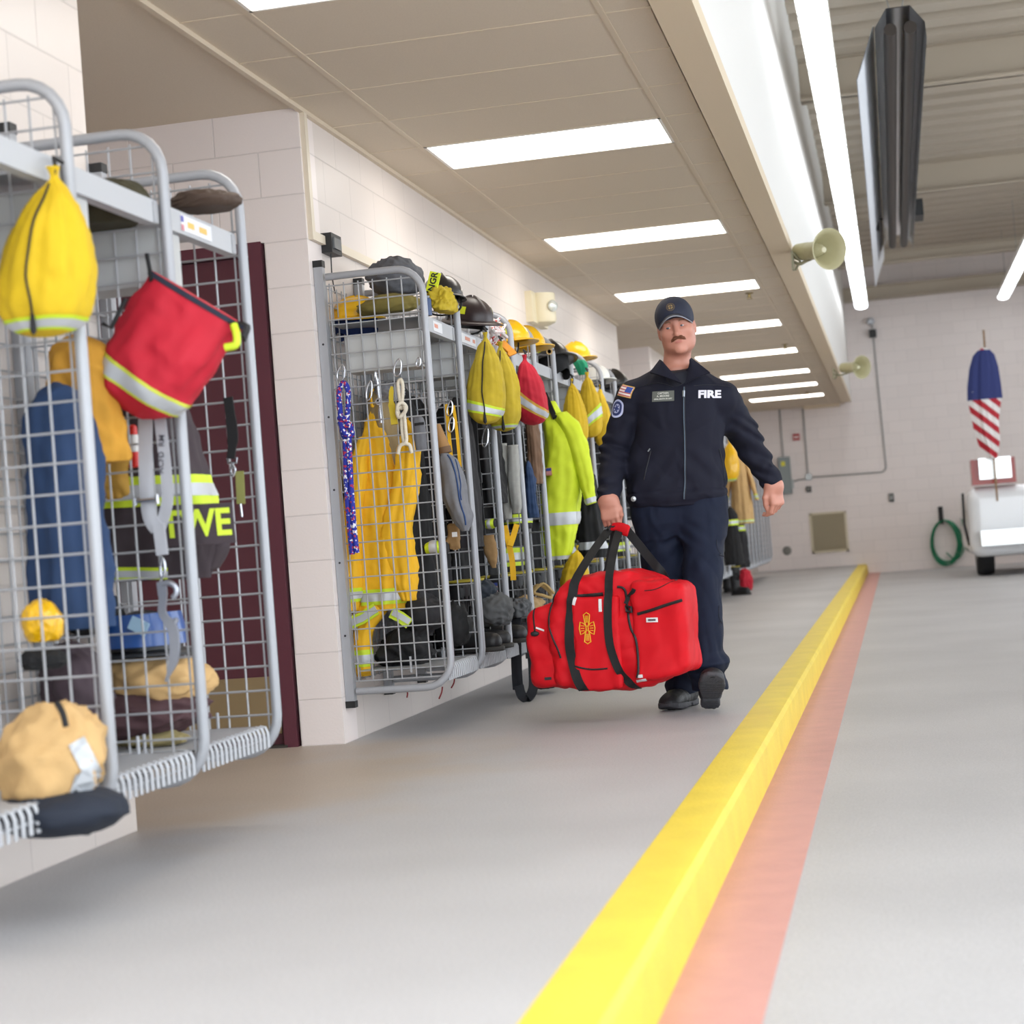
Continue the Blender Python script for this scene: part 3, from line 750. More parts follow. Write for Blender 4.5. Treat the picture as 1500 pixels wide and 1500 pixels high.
def cab(P):
    d = rbox(P, (2.25, ty + 1.6, .62), (1.25, 1.6, .5), .16)
    d = smax(d, -np.maximum(np.linalg.norm(P[:, 1:3] - A([ty + .75, .26], dtype=np.float32), axis=1) - .5, P[:, 0] - 1.4), .04)
    return d
sdf_obj('truck_body', cab, (.9, ty - .1, .05), (3.7, ty + 3.3, 1.2), .05, mW, t)
MB().obox((1.40, ty + .2, 1.33), (.6, .5, .36)).build('red_bracket', mRed, t, False)
mb = MB(); mb.obox((1.42, ty - .08, 1.37), (.44, .06, .3))
for k in range(7): mb.obox((1.24 + k * .06, ty - .12, 1.37), (.012, .03, .26))
mb.build('chrome_grille', mat('chrome', 'D0D0CC', .2, .9), t, False)
mb = MB(); mb.lathe([(.25, -.11), (.40, -.12), (.42, -.06), (.42, .06), (.40, .12), (.25, .11)], (1.22, ty + .75, .26), (1, 0, 0), 28)
mb.build('tire', mat('tyre rubber', '141416', .7), t)
MB().lathe([(.02, -.13), (.16, -.12), (.25, -.08), (.25, .1)], (1.22, ty + .75, .26), (1, 0, 0), 24).build('wheel_rim', MATS['chrome'], t)
MB().box(1.15, ty - .18, .28, 3.6, ty - .02, .5).build('bumper', MATS['chrome'], t, False)
MB().tube([(.96, ty + .2, 1.05), (.95, ty + .2, .6), (1.0, ty + .3, .3)], .02, 6).build('mud_guard_rod', mBlk, t)

# ================================================================ wire gear racks
mTube = mat('grey powder coat', 'A2A4A9', .38, .15)
mWire = mat('grey wire', 'A6A7AA', .4, .2)
mShelf = mat('pale grey shelf', 'B2B4B8', .42, .1)
mBox = mat('grey lock box enamel', 'B4B5B4', .42)
BAY = .612; RZ0, RZ1 = .222, 2.068; TR = .0165
def frame_path(y):
    r = .12; x1 = RXF; x0 = WX + .05; p = [(x0, y, RZ1)]
    p += [(x1 - r + r * math.sin(a), y, RZ1 - r + r * math.cos(a)) for a in np.linspace(0, PI / 2, 7)]
    p += [(x1 - r + r * math.cos(a), y, RZ0 + r - r * math.sin(a)) for a in np.linspace(0, PI / 2, 7)]
    return p + [(x0, y, RZ0)]
def lattice(mb, y, fine):
    n = 6 if fine else 4; w = .0034; x0, x1 = WX + .05, RXF - .03
    for z in np.arange(RZ0 + .045, RZ1 - .02, .0765): mb.tube([(x0, y, z), (x1 + .014, y, z)], w, n)
    for x in np.linspace(x0 + .012, x1, 7): mb.tube([(x, y + .0055, RZ0 + .04), (x, y + .0055, RZ1 - .03)], w, n)
    return mb
def end_frame(y, t, fine=True):
    mb = MB(); mb.box(WX + .002, y - .02, RZ0 - .06, WX + .042, y + .02, RZ1 + .05)
    mb.build('back_post', mTube, t, False)
    for z in (RZ0 - .07, RZ1 + .045): MB().box(WX, y - .022, z, WX + .044, y + .022, z + .03).build('post_cap', mBlk, t, False)
    if fine == 2:
        for z in np.linspace(RZ0 + .25, RZ1 - .3, 5): MB().lathe([(.005, 0), (.005, .002)], (WX + .022, y - .0205, z), (0, -1, 0), 8).build('bolt_hole', mBlk, t, False)
    MB().tube(frame_path(y), TR, 12 if fine else 8).build('frame_tube', mTube, t)
    lattice(MB(), y, fine).build('side_grid', mWire, t, False)
def rack_bay(y, t, fine=True):
    """One bay from its near upright at y to the next at y + BAY."""
    end_frame(y, t, fine)
    a, b = y + .0225, y + BAY - .0225
    mb = MB(); n = 6 if fine else 4
    for z in np.arange(RZ0 + .045, RZ1 - .02, .0765): mb.tube([(WX + .03, a, z), (WX + .03, b, z)], .0032, n)
    for yy in np.linspace(a + .02, b - .02, 8): mb.tube([(WX + .036, yy, RZ0 + .04), (WX + .036, yy, RZ1 - .03)], .0032, n)
    mb.build('back_grid', mWire, t, False)
    zs = 1.858
    mb = MB(); mb.box(WX + .05, a, zs - .004, RXF - .02, b, zs)
    mb.box(RXF - .03, a, zs - .062, RXF - .014, b, zs + .004)            # front beam
    mb.box(RXF - .03, a, zs - .062, RXF - .05, b, zs - .058)
    mb.build('top_shelf', mShelf, t, False)
    for yy in (a + .004, b - .034): MB().box(RXF - .014, yy, zs - .06, RXF - .010, yy + .03, zs - .002).build('shelf_bracket', mWire, t, False)
    zt = .31
    mb = MB(); mb.box(WX + .06, a, zt - .003, RXF - .03, b, zt)
    k = int((b - a - .02) / .036)
    for i in range(k + 1):
        yy = a + .012 + i * .036
        mb.tube([(RXF - .045, yy, zt), (RXF - .028, yy, zt - .004), (RXF - .022, yy, zt - .02), (RXF - .022, yy, zt - .066)], .0055, 6)
    mb.tube([(RXF - .03, a, zt - .04), (RXF - .03, b, zt - .04)], .0035, 5)
    for x in (WX + .12, WX + .3):
        for yy in (a, b): mb.tube([(x, yy, zt - .02), (x, yy, zt + .05)], .005, 5)
    mb.build('bottom_tray', mShelf, t, False)
def lock_box(y, t):
    a = y + .022; b = a + .15; x0, x1, z0, z1 = WX + .11, RXF - .035, 1.635, 1.80
    MB().box(x0, a, z0, x1, b, z1).build('lock_box', mBox, t, False)
    mb = MB(); mb.box(x1, a + .01, z0 + .01, x1 + .006, b - .01, z1 - .01); mb.box(x1 + .006, a + .02, z0 + .07, x1 + .014, a + .035, z0 + .1)
    mb.build('box_door', mBox, t, False)
RY = [7.67 + BAY * k for k in range(15)]
NY = [5.40 - BAY * k for k in range(4)]          # near run, going towards the camera
ordn = ['first', 'second', 'third', 'fourth', 'fifth', 'sixth', 'seventh', 'eighth', 'ninth', 'tenth', 'eleventh', 'twelfth', 'thirteenth', 'fourteenth', 'fifteenth', 'sixteenth', 'seventeenth']
G1, G0, G2 = 'wire gear racks on the long left wall', 'near wire gear racks by the maroon door', 'far wire gear racks towards the back wall'
def rack(label, y, group, fine=True, box=True):
    t = thing('gear_rack', label, 'gear rack', (WX, y, RZ0), group); rack_bay(y, t, fine)
    if box: lock_box(y, t)
    return t
rack('grey wire gear rack at the wall corner holding the yellow coat', RY[0], G1, 2)
p1 = rack('grey wire gear rack holding the grey hood, second from the wall corner', RY[1], G1)
for k in range(2, 14):
    dup(p1, (WX, RY[k], RZ0), label='grey wire gear rack, %s along from the wall corner' % ordn[k])
def end_thing(label, y, group):
    t = thing('rack_end_frame', label, 'rack frame', (WX, y, RZ0), group); end_frame(y, t, False); return t
end_thing('grey wire end frame closing the corner rack run before the recess', RY[14], G1)
# near run
rack('near grey wire gear rack with the dark coat hung inside', NY[1], G0)
rack('near grey wire gear rack with the blue coat, behind the yellow bag', NY[2], G0)
rack('near grey wire gear rack cut by the left edge', NY[3], G0)
end_thing('near grey wire end frame standing in front of the maroon door', NY[0], G0)
# far run
FY = [19.95 + BAY * k for k in range(15)]
pf = rack('grey wire gear rack, first of the far run behind the person', FY[0], G2, False, False)
for k in range(1, 14):
    dup(pf, (WX, FY[k], RZ0), label='grey wire gear rack in the far run, %s from its near end' % ordn[k])
end_thing('grey wire end frame nearest the back wall', FY[14], G2)

# ================================================================ the person
mSkin = mat('fair skin', 'B87E6B', .5, var=.10, vscale=22, bump=.06, bscale=260)
mJac = mat('dark navy softshell', '161725', .8, var=.14, vscale=14, weave=.3, wscale=700, spec=.25, crease=.9, cscale=9)
mTro = mat('navy trousers', '0F172B', .82, var=.16, vscale=10, weave=.25, wscale=900, spec=.3, crease=1.0, cscale=9)
person = thing('person', 'person in dark navy jacket, cap and trousers walking and carrying the red bag', 'person', (-.95, 8.3, 0))

# ---- head frame: x to his left, y forward (to the camera side), z up, origin between the eyes' depth
HC = A((-0.917, 8.270, 1.759)); HC[2] += .0
Rz = Matrix.Rotation(math.radians(4), 3, 'Z') @ Matrix.Rotation(math.radians(-7.5), 3, 'Y') @ Matrix.Rotation(math.radians(6), 3, 'X')
HB = A(Rz @ Matrix(((1, 0, 0), (0, -1, 0), (0, 0, 1))))      # columns: side, forward, up
def H(p): return HC + HB @ A(p)
def Hl(P): return (P - HC.astype(np.float32)) @ HB.astype(np.float32)

def head_sdf(P):
    q = Hl(P); m = np.abs(q) ; s = q.copy(); s[:, 0] = np.abs(q[:, 0])      # mirrored copy
    d = ell(q, (0, -.008, .035), (.077, .098, .098))
    d = smin(d, ell(q, (0, .028, -.045), (.064, .068, .075)), .05)
    d = smin(d, ell(q, (0, .036, -.088), (.048, .05, .038)), .035)
    d = smin(d, ell(s, (.045, .012, -.066), (.022, .034, .036)), .045)          # jaw corners
    d = smin(d, seg(P, tuple(HC + HB @ A((0, -.035, -.05))), (-.943, 8.315, 1.52), .060, .066), .03)   # neck
    d = smin(d, ell(s, (.041, .062, -.024), (.026, .022, .022)), .03)        # cheeks
    d = smin(d, seg(s, (.0, .083, .024), (.045, .068, .024), .013, .011), .018)  # brow
    d = smax(d, -ell(s, (.031, .102, .003), (.021, .024, .0125)), .014)      # sockets
    d = smin(d, ell(s, (.031, .0748, .0088), (.0178, .0133, .0066)), .005)   # upper lids
    d = smin(d, ell(s, (.031, .0738, -.0074), (.0168, .0125, .0052)), .006)   # lower lids
    d = smin(d, seg(q, (0, .082, .018), (0, .114, -.032), .0084, .0124), .011)  # nose
    d = smin(d, ell(q, (0, .113, -.035), (.0125, .012, .0105)), .006)
    d = smin(d, ell(s, (.0125, .097, -.037), (.0085, .011, .008)), .006)
    d = smax(d, -ell(s, (.007, .106, -.0455), (.004, .007, .004)), .004)
    d = smin(d, ell(q, (0, .083, -.050), (.03, .014, .014)), .015)           # muzzle
    d = smin(d, ell(q, (0, .092, -.0585), (.021, .0075, .0048)), .004)
    d = smin(d, ell(q, (0, .0925, -.0685), (.018, .009, .006)), .005)
    d = smax(d, -ell(q, (0, .105, -.0632), (.024, .013, .0016)), .003)
    d = smin(d, ell(q, (0, .080, -.108), (.026, .018, .017)), .016)          # chin
    e = ell(s, (.081, -.012, -.014), (.011, .021, .033))
    e = smax(e, -ell(s, (.092, -.006, -.012), (.008, .011, .02)), .006)
    d = smin(d, e, .008)
    return d

# ---- skeleton
shR, shL = A((-1.146, 8.310, 1.448)), A((-0.736, 8.310, 1.407))
elR, elL = A((-1.251, 8.310, 1.218)), A((-0.649, 8.440, 1.218))
crR, crL = A((-1.271, 8.120, 0.985)), A((-0.540, 8.440, 0.996))
# ---- hands
def hand_sdf(P, W, a, n, th, curl, spread, size=1.0, wrist=None):
    """W wrist, a along the hand, n back-of-hand normal, thumb polyline in (along, side, back)."""
    a = A(Vector(a).normalized()); n = A(Vector(n).normalized()); n = n - a * (n @ a); n /= np.linalg.norm(n); s = np.cross(a, n) * (1 if th['flip'] else -1)
    B = np.stack([a, s, n], 1); q = ((P - A(W, dtype=np.float32)) @ B.astype(np.float32)) / size
    d = rbox(q, (.052, .0, .0), (.05, .041, .0145), .013)
    d = smin(d, rbox(q, (.085, .004, .003), (.02, .04, .012), .011), .012)
    if wrist is not None:
        w = B.T @ (A(wrist) - A(W)) / size
        d = smin(d, seg(q, (0, 0, 0), tuple(w), .025, .030), .03)
    for i, (s0, k) in enumerate(((.032, .95), (.0105, 1.06), (-.0112, 1.0), (-.0315, .8))):
        p = A([.098 - .004 * abs(i - 1), s0, .002]); ang = 0; pts = [p - A([.03, 0, 0]), p]
        for L, c in zip((.044, .027, .022), curl[i]):
            ang += c
            p = p + A([math.cos(ang), spread * (1.5 - i) * .3, -math.sin(ang)]) * L * k; pts.append(p)
        r = (.0108, .0108, .0094, .0084, .0074)
        d = smin(d, chain(q, pts, r, .004), .005)
    d = smin(d, chain(q, th['pts'], (.016, .0135, .0112, .0088), .006), .014)
    return d * size
RW = A((-1.270, 8.115, 0.994)); RG = A((-1.244, 8.045, 0.859))         # right wrist and grip
LW = crL + (elL - crL) * .05
thR = dict(flip=False, pts=[(.025, .028, -.004), (.055, .045, -.012), (.082, .045, -.028), (.098, .034, -.042)])
thL = dict(flip=True, pts=[(.022, .03, -.008), (.06, .048, -.022), (.092, .046, -.03), (.115, .038, -.035)])
cR = [(.38, 1.75, 1.0), (.45, 1.7, 1.0), (.55, 1.65, 1.0), (.65, 1.6, 1.0)]
cL = [(.55, .75, .45), (.75, .8, .5), (.85, .85, .5), (.95, .85, .5)]
def hands(P):
    d = hand_sdf(P, RW, (.06, -.16, -.97), (-.12, -.95, .12), thR, cR, .08, .98, RW + (elR - RW) * .3)
    e = hand_sdf(P, LW, (.14, -.10, -.95), (.80, -.60, .05), thL, cL, .1, 1.0, LW + (elL - LW) * .3)
    return np.minimum(d, e)

def body_sdf(P):
    d = head_sdf(P)
    d = np.minimum(d, hands(P))
    t = zloft(P, [.90, 1.0, 1.1, 1.2, 1.35, 1.46, 1.53, 1.56], [-.975, -.975, -.975, -.955, -.935, -.93, -.935, -.93], [8.31] * 7 + [8.3], [.17, .19, .18, .17, .17, .15, .09, .05], [.1, .11, .11, .11, .115, .09, .06, .05])
    d = smin(d, t, .04)
    for s, e, c, w in ((shR, elR, crR, RW), (shL, elL, crL, LW)):
        d = smin(d, chain(P, [s, e, c, w], (.058, .045, .036, .03), .03), .03)
    for hp, kn, an in LEGS:
        d = smin(d, chain(P, [hp, kn, an], (.08, .055, .04), .03), .04)
    return d
LEGS = [((-1.07, 8.32, .92), (-1.08, 8.34, .50), (-1.035, 8.47, .12)), ((-.87, 8.3, .9), (-.88, 8.2, .49), (-.885, 8.17, .11))]
# smoother blend of neck and skull comes from the head form itself
body = sdf_obj('body', body_sdf, (-1.45, 7.98, .05), (-.40, 8.62, 1.90), .0042, mSkin, person, .02)

# ---- eyes, brows, lips, moustache, hair
mEye = mat('eye white', 'B9B0AC', .3); mIris = mat('grey blue iris', '3A444E', .2)
for sx in (-1, 1):
    e = MB().sphere(H((sx * .031, .0725, .001)), .0118, 16, 10).build('eye', mEye, person)
    c = Vector(H((sx * .031 - .0035, .0725, .001))); f = Vector(HB @ A((-.22, .95, -.05))).normalized()
    MB().lathe([(.0068, .0098), (.0064, .0112), (.0, .0124)], c, f, 16).build('iris', mIris, e)
    MB().tube(smooth_path([H((sx * .014, .0915, .021)), H((sx * .03, .092, .0265)), H((sx * .047, .078, .0225))], 5), [.002] + [.0034] * 8 + [.0028, .0016], 6).build('eyebrow', mat('sandy brow hair', '8E6A52', .8), person)
mMus = mat('ginger brown moustache', '6C3F29', .8, var=.3, vscale=300, bump=.6, bscale=400)
def mus(P):
    s = Hl(P); s[:, 0] = np.abs(s[:, 0])
    d = chain(s, [(.0, .1015, -.0485), (.014, .100, -.050), (.025, .0925, -.057), (.033, .083, -.066)], (.0074, .0082, .0066, .0034), .004)
    return d + .0012 * np.sin(s[:, 0] * 1800 + s[:, 2] * 500)
sdf_obj('moustache', mus, H((0, .09, -.06)) - .05, H((0, .09, -.06)) + .05, .0018, mMus, person, .01)
mLip = mat('lip', 'B97468', .45)
def lip(P):
    q = Hl(P)
    return smax(ell(q, (0, .0925, -.0688), (.0185, .0098, .0064)), ell(q, (0, .101, -.0705), (.03, .01, .007)), .002)
sdf_obj('lower_lip', lip, H((0, .09, -.07)) - .035, H((0, .09, -.07)) + .035, .0016, mLip, person, .01)
def hair(P):
    q = Hl(P); s = q.copy(); s[:, 0] = np.abs(q[:, 0])
    d = ell(q, (0, -.010, .033), (.0795, .100, .098))
    return smax(smax(d, s[:, 1] - .045 + .9 * np.maximum(-q[:, 2] - .0, 0), .006), -(q[:, 2] + .03 - .02 * (q[:, 1] < 0)), .006)
sdf_obj('hair', hair, H((0, 0, .03)) - .14, H((0, 0, .03)) + .14, .004, mat('short sandy hair', '7C5F48', .8, bump=.5, bscale=300), person, .02)

# ---- cap
mCap = mat('navy cap cloth', '1B2033', .75, weave=.3, wscale=800)
def dome(P):
    q = Hl(P)
    d = smin(ell(q, (0, -.006, .032), (.0865, .107, .096)), ell(q, (0, -.010, .060), (.079, .096, .079)), .03)
    d = smax(d, .008 + .50 * np.maximum(q[:, 1] - .032, 0) - q[:, 2], .004)
    seam = np.abs(np.sin(3 * np.arctan2(q[:, 0], q[:, 1] + .006)))
    return d + .0012 * np.exp(-(seam / .05) ** 2)
cap = sdf_obj('cap', dome, H((0, 0, .06)) - .15, H((0, 0, .06)) + .15, .0035, mCap, person, .02)
P = []
for u in np.linspace(-1, 1, 25):
    row = []
    for v in np.linspace(0, 1, 9):
        x = u * (.082 - .004 * v); y0 = .098 * math.sqrt(max(0, 1 - (x / .0875) ** 2)) - .004; y = y0 + v * .068 * (1 - abs(u) ** 2.6) ** .8
        z = .062 - .050 * (abs(u) ** 2.0) - v * .012 * (1 - .3 * u * u)
        row.append(H((x, y, z)))
    P.append(row)
P = A(P); mb = MB().grid(P); mb.grid(P - HB @ A((0, 0, .0035)))
vis = mb.build('visor', mCap, cap)
edge = [P[0, -1]] + [P[i, -1] for i in range(25)]
MB().tube([Vector(p) - Vector(HB @ A((0, 0, .002))) for p in P[:, -1]], .0026, 6).build('visor_edge', mat('grey visor piping', '8B8D96', .7), cap)
capb = bvh_of(cap); fw = -Vector(HB @ A((0, 1, .15)))
o = H((-.004, .10, .095))
for w_, m_, of_ in ((.040, mat('badge dark gold', '5A4A38', .6), .0022), (.031, mat('badge navy', '272A38', .7), .003)):
    drape(plate_mb(o, HB @ A((1, 0, 0)), HB @ A((0, 0, 1)), w_, w_, shape='round'), capb, fw, of_).build('cap_badge', m_, cap)
mb = MB()
for k in range(4):
    a = k * PI / 2 + PI / 4; r_, u_ = A((1, 0, 0)), A((0, 0, 1))
    pts = [(.003, -.35), (.013, -.6), (.0135, .6), (.003, .35)]
    vs = [o + HB @ (r_ * rr * math.cos(a + an) + u_ * rr * math.sin(a + an)) for rr, an in pts]; mb.add(vs, [(0, 1, 2, 3)])
drape(mb, capb, fw, .0036).build('cap_cross', mat('badge gold thread', '9A8256', .5, .3), cap)

# ---- jacket
def folds(P, dirs):
    w = 0
    for (d, f, ph, c, r, amp) in dirs:
        g = np.exp(-(np.linalg.norm(P - A(c, dtype=np.float32), axis=1) / r) ** 2)
        w = w + amp * g * np.sin(P @ (A(d, dtype=np.float32) * f) + ph + 1.5 * np.sin(P[:, 2] * 23 + P[:, 0] * 17))
    return w
ZT = [.945, .962, 1.00, 1.10, 1.21, 1.32, 1.42, 1.48, 1.53, 1.565]
def jacket_sdf(P):
    t = zloft(P, ZT, [-.979, -.979, -.979, -.975, -.956, -.935, -.933, -.935, -.935, -.93], [8.305] * 10,
              [.216, .224, .224, .222, .208, .198, .20, .175, .115, .085], [.135, .142, .142, .142, .142, .150, .145, .125, .105, .088], 2.5)
    t = t + .009 * wrinkle(P * A((1, 1, .75), dtype=np.float32), 5, 6, 7) + .004 * np.sin((P[:, 2] * .8 + np.abs(P[:, 0] + .95) * .9) * 60) * np.exp(-((P[:, 2] - 1.1) / .12) ** 2)
    t = t - .006 * np.exp(-((P[:, 2] - .985) / .022) ** 2) + .004 * np.exp(-((P[:, 2] - 1.008) / .006) ** 2)
    a = chain(P, [shR, elR, crR], (.083, .066, .050), .03)
    b = chain(P, [shL, elL, crL], (.083, .067, .049), .03)
    a = a + folds(P, [((.3, .2, 1), 95, 0, elR, .12, .010), ((-.5, .3, 1), 70, 1, shR - A((0, 0, .1)), .11, .008), ((.1, 0, 1), 120, 2, crR + A((0, 0, .07)), .08, .008)]) + .003 * wrinkle(P, 8, 9, 6)
    b = b + folds(P, [((.6, .2, 1), 90, .5, elL, .13, .010), ((.5, .3, -1), 70, 1, shL - A((0, 0, .1)), .11, .008), ((.5, 0, 1), 120, 2, crL + A((-.04, 0, .07)), .08, .008)]) + .003 * wrinkle(P, 9, 9, 6)
    for k_, (e_, c_) in enumerate(((elR, A((-1.275, 8.120, 0.973))), (elL, A((-0.543, 8.440, 0.999))))):
        u_ = (c_ - e_) / np.linalg.norm(c_ - e_); near = np.linalg.norm(P - c_.astype(np.float32), axis=1) < .13
        pl_ = np.where(near, (P - c_.astype(np.float32)) @ u_.astype(np.float32), -1)
        if k_ == 0: a = smax(a, pl_, .008)
        else: b = smax(b, pl_, .008)
    d = smin(t, seg(P, shR + A((.02, 0, .012)), (-.99, 8.305, 1.535), .075, .06), .05)
    d = smin(d, seg(P, shL + A((-.02, 0, .012)), (-.875, 8.305, 1.528), .075, .06), .05)
    d = smin(d, np.minimum(a, b), .028)
    # neck opening
    d = smax(d, -ell(P, (-.925, 8.265, 1.585), (.064, .075, .085)), .012)
    # cuffs are open and flat ended
    return d
jacket = sdf_obj('jacket', jacket_sdf, (-1.48, 8.02, .90), (-.40, 8.62, 1.66), .0052, mJac, person, .025)
jb = bvh_of(jacket); back = Vector((.03, 1, .0))
# stand collar at the nape and two spread collar wings
def sheet(P, t, name, m, par, edge=True):
    P = A(P, dtype=float); du = np.gradient(P, axis=0); dv = np.gradient(P, axis=1); N_ = np.cross(du, dv); N_ /= np.maximum(np.linalg.norm(N_, axis=2), 1e-9)[..., None]
    a, b = P + N_ * t / 2, P - N_ * t / 2; mb = MB().grid(a); mb.grid(b[:, ::-1])
    for i_ in (0, -1): mb.grid(np.stack([a[i_], b[i_]], 0)); mb.grid(np.stack([a[:, i_], b[:, i_]], 0))
    return mb.build(name, m, par, angle=.9)
P = []
for u in np.linspace(-2.45, 2.45, 37):
    P.append([(-.926 + math.sin(u) * (.082 + .008 * v), 8.295 + math.cos(u) * (.085 + .006 * v), 1.535 - .010 * abs(u) + v * .070 * (1 - .25 * (abs(u) / 2.45) ** 3) + .006 * math.cos(u)) for v in (0, .33, .66, 1)])
sheet(P, .006, 'collar', mJac, jacket)
def wing(Aq, Bq, Cq, Dq):
    """neck side, tip, zip top, inner edge."""
    Aq, Bq, Cq, Dq = map(Vector, (Aq, Bq, Cq, Dq)); P = []
    for i in range(9):
        u = i / 8; a = Aq.lerp(Bq, u); b = Dq.lerp(Cq, u)
        P.append([tuple(a.lerp(b, v) + Vector((0, -.018 * math.sin(PI * v) * (1 - .3 * u), .004 * math.sin(PI * v)))) for v in np.linspace(0, 1, 8)])
    sheet(P, .007, 'collar_wing', mJac, jacket)
wing((-0.997, 8.225, 1.611), (-1.041, 8.165, 1.551), (-0.899, 8.140, 1.486), (-0.979, 8.195, 1.588))
wing((-0.856, 8.225, 1.604), (-0.769, 8.165, 1.525), (-0.881, 8.140, 1.484), (-0.857, 8.190, 1.582))
# front zip, seams and pocket zips
mZip = mat('zip tape', '11131B', .6); mTeeth = mat('zip teeth', '5C6E80', .4, .4)
def on_jacket(path, r, name, m, par=jacket, off=.0015, n=6):
    pts = []
    for q in smooth_path(path, 10):
        h = jb.ray_cast(Vector(q) - back * .6, back); pts.append(h[0] - back * off if h[0] else q)
    return MB().tube(pts, r, n).build(name, m, par)
zl = [(-0.892, 8.150, 1.473), (-0.900, 8.150, 1.337), (-0.909, 8.150, 1.183), (-0.919, 8.150, 1.059), (-0.929, 8.150, 0.964)]
on_jacket(zl, .0055, 'front_zip', mZip); on_jacket(zl[0:], .0026, 'zip_teeth', mTeeth, off=.005)
on_jacket([(-0.894, 8.150, 1.455), (-0.896, 8.150, 1.427)], .006, 'zip_pull', mat('zip pull', '9AA0A8', .3, .7), off=.006)
on_jacket([(-1.067, 8.150, 1.196), (-1.096, 8.150, 1.105), (-1.109, 8.150, 1.066)], .003, 'pocket_zip', mZip)
on_jacket([(-0.764, 8.150, 1.180), (-0.753, 8.150, 1.077), (-0.753, 8.150, 1.036)], .003, 'pocket_zip', mZip)
on_jacket([(-1.080, 8.150, 1.194), (-1.070, 8.150, 1.206)], .0035, 'pocket_zip_pull', MATS['zip pull'], off=.004)
on_jacket([(-0.849, 8.150, 1.475), (-0.771, 8.150, 1.474), (-0.692, 8.150, 1.461)], .0016, 'yoke_seam', mZip)
on_jacket([(-1.128, 8.150, 1.495), (-1.018, 8.150, 1.504), (-0.942, 8.150, 1.478)], .0016, 'yoke_seam', mZip)
# FIRE lettering
R_ = Vector((1, .0, -.05)).normalized(); U_ = Vector((.04, 0, 1)).normalized()
mb = text_mb('FIRE', .048, (-0.784, 8.100, 1.429), R_, U_, 1.12, bold=.0022)
drape(mb, jb, back, .0025).build('fire_lettering', mat('white embroidery', 'D8D6E2', .7), jacket)
# name plate
pl = drape(plate_mb((-0.992, 8.100, 1.439), R_, U_, .103, .048), jb, back, .004).build('name_plate', mat('grey green name tape', '5E615C', .6), jacket)
mLet = mat('white stitching', 'D6D6CE', .7)
for t_, dz, sz in (('CAPTAIN', .0135, .0125), ('A. MOORE', .0005, .0125), ('OPAL-SANTA FD DPT', -.0130, .0088)):
    c = Vector((-0.992, 8.100, 1.439)) + U_ * dz
    drape(text_mb(t_, sz, c, R_, U_, bold=.0003), jb, back, .0062).build('name_lettering', mLet, pl)
# sleeve patches
pd = Vector((.50, .86, -.05)).normalized(); pr = Vector((.86, -.50, 0)).normalized()
def patch(c, w, h, m, off, shape='rect', name='sleeve_patch', tilt=0., par=jacket, dx=0, dz=0):
    r_ = (pr * math.cos(tilt) + Vector((0, 0, 1)) * math.sin(tilt)); u_ = (Vector((0, 0, 1)) * math.cos(tilt) - pr * math.sin(tilt))
    mb = plate_mb(Vector(c) + r_ * dx + u_ * dz, r_, u_, w, h, 12, 10, shape)
    return drape(mb, jb, pd, off).build(name, m, par)
fc = (-1.193, 8.200, 1.486); tl = -.30
f0 = patch(fc, .082, .054, mat('gold patch border', 'C99A45', .6), .002, name='flag_patch', tilt=tl)
patch(fc, .074, .046, mat('patch white', 'E4DAD6', .7), .003, name='flag_white', tilt=tl, par=f0)
for k in range(4): patch(fc, .074, .0042, mat('patch red', 'B03A40', .7), .004, name='flag_stripe', tilt=tl, par=f0, dz=.0195 - k * .013)
patch(fc, .032, .026, mat('patch blue', '2E4A9A', .7), .005, name='flag_union', tilt=tl, par=f0, dx=.020, dz=.0095)
pc = (-1.231, 8.220, 1.409)
r0 = patch(pc, .078, .086, mat('round patch pale blue', 'B9BFDD', .7), .002, 'round', 'round_patch', tl)
patch(pc, .062, .068, mat('round patch navy', '2A3566', .7), .003, 'round', 'patch_ring', tl, r0)
patch(pc, .040, .044, MATS['round patch pale blue'], .004, 'round', 'patch_centre', tl, r0)
for k in range(3): patch(pc, .036, .008, mat('star navy', '2B3A78', .7), .005, name='patch_star', tilt=tl + k * PI / 3, par=r0)

# undershirt
mat('black shirt', '101220', .8)
def shirt(P): return smax(ell(P, (-.922, 8.262, 1.50), (.082, .088, .085)), P[:, 2] - 1.560 - .25 * (P[:, 1] - 8.25), .01)
sdf_obj('undershirt', shirt, (-1.03, 8.14, 1.40), (-.82, 8.36, 1.6), .005, MATS['black shirt'], person)

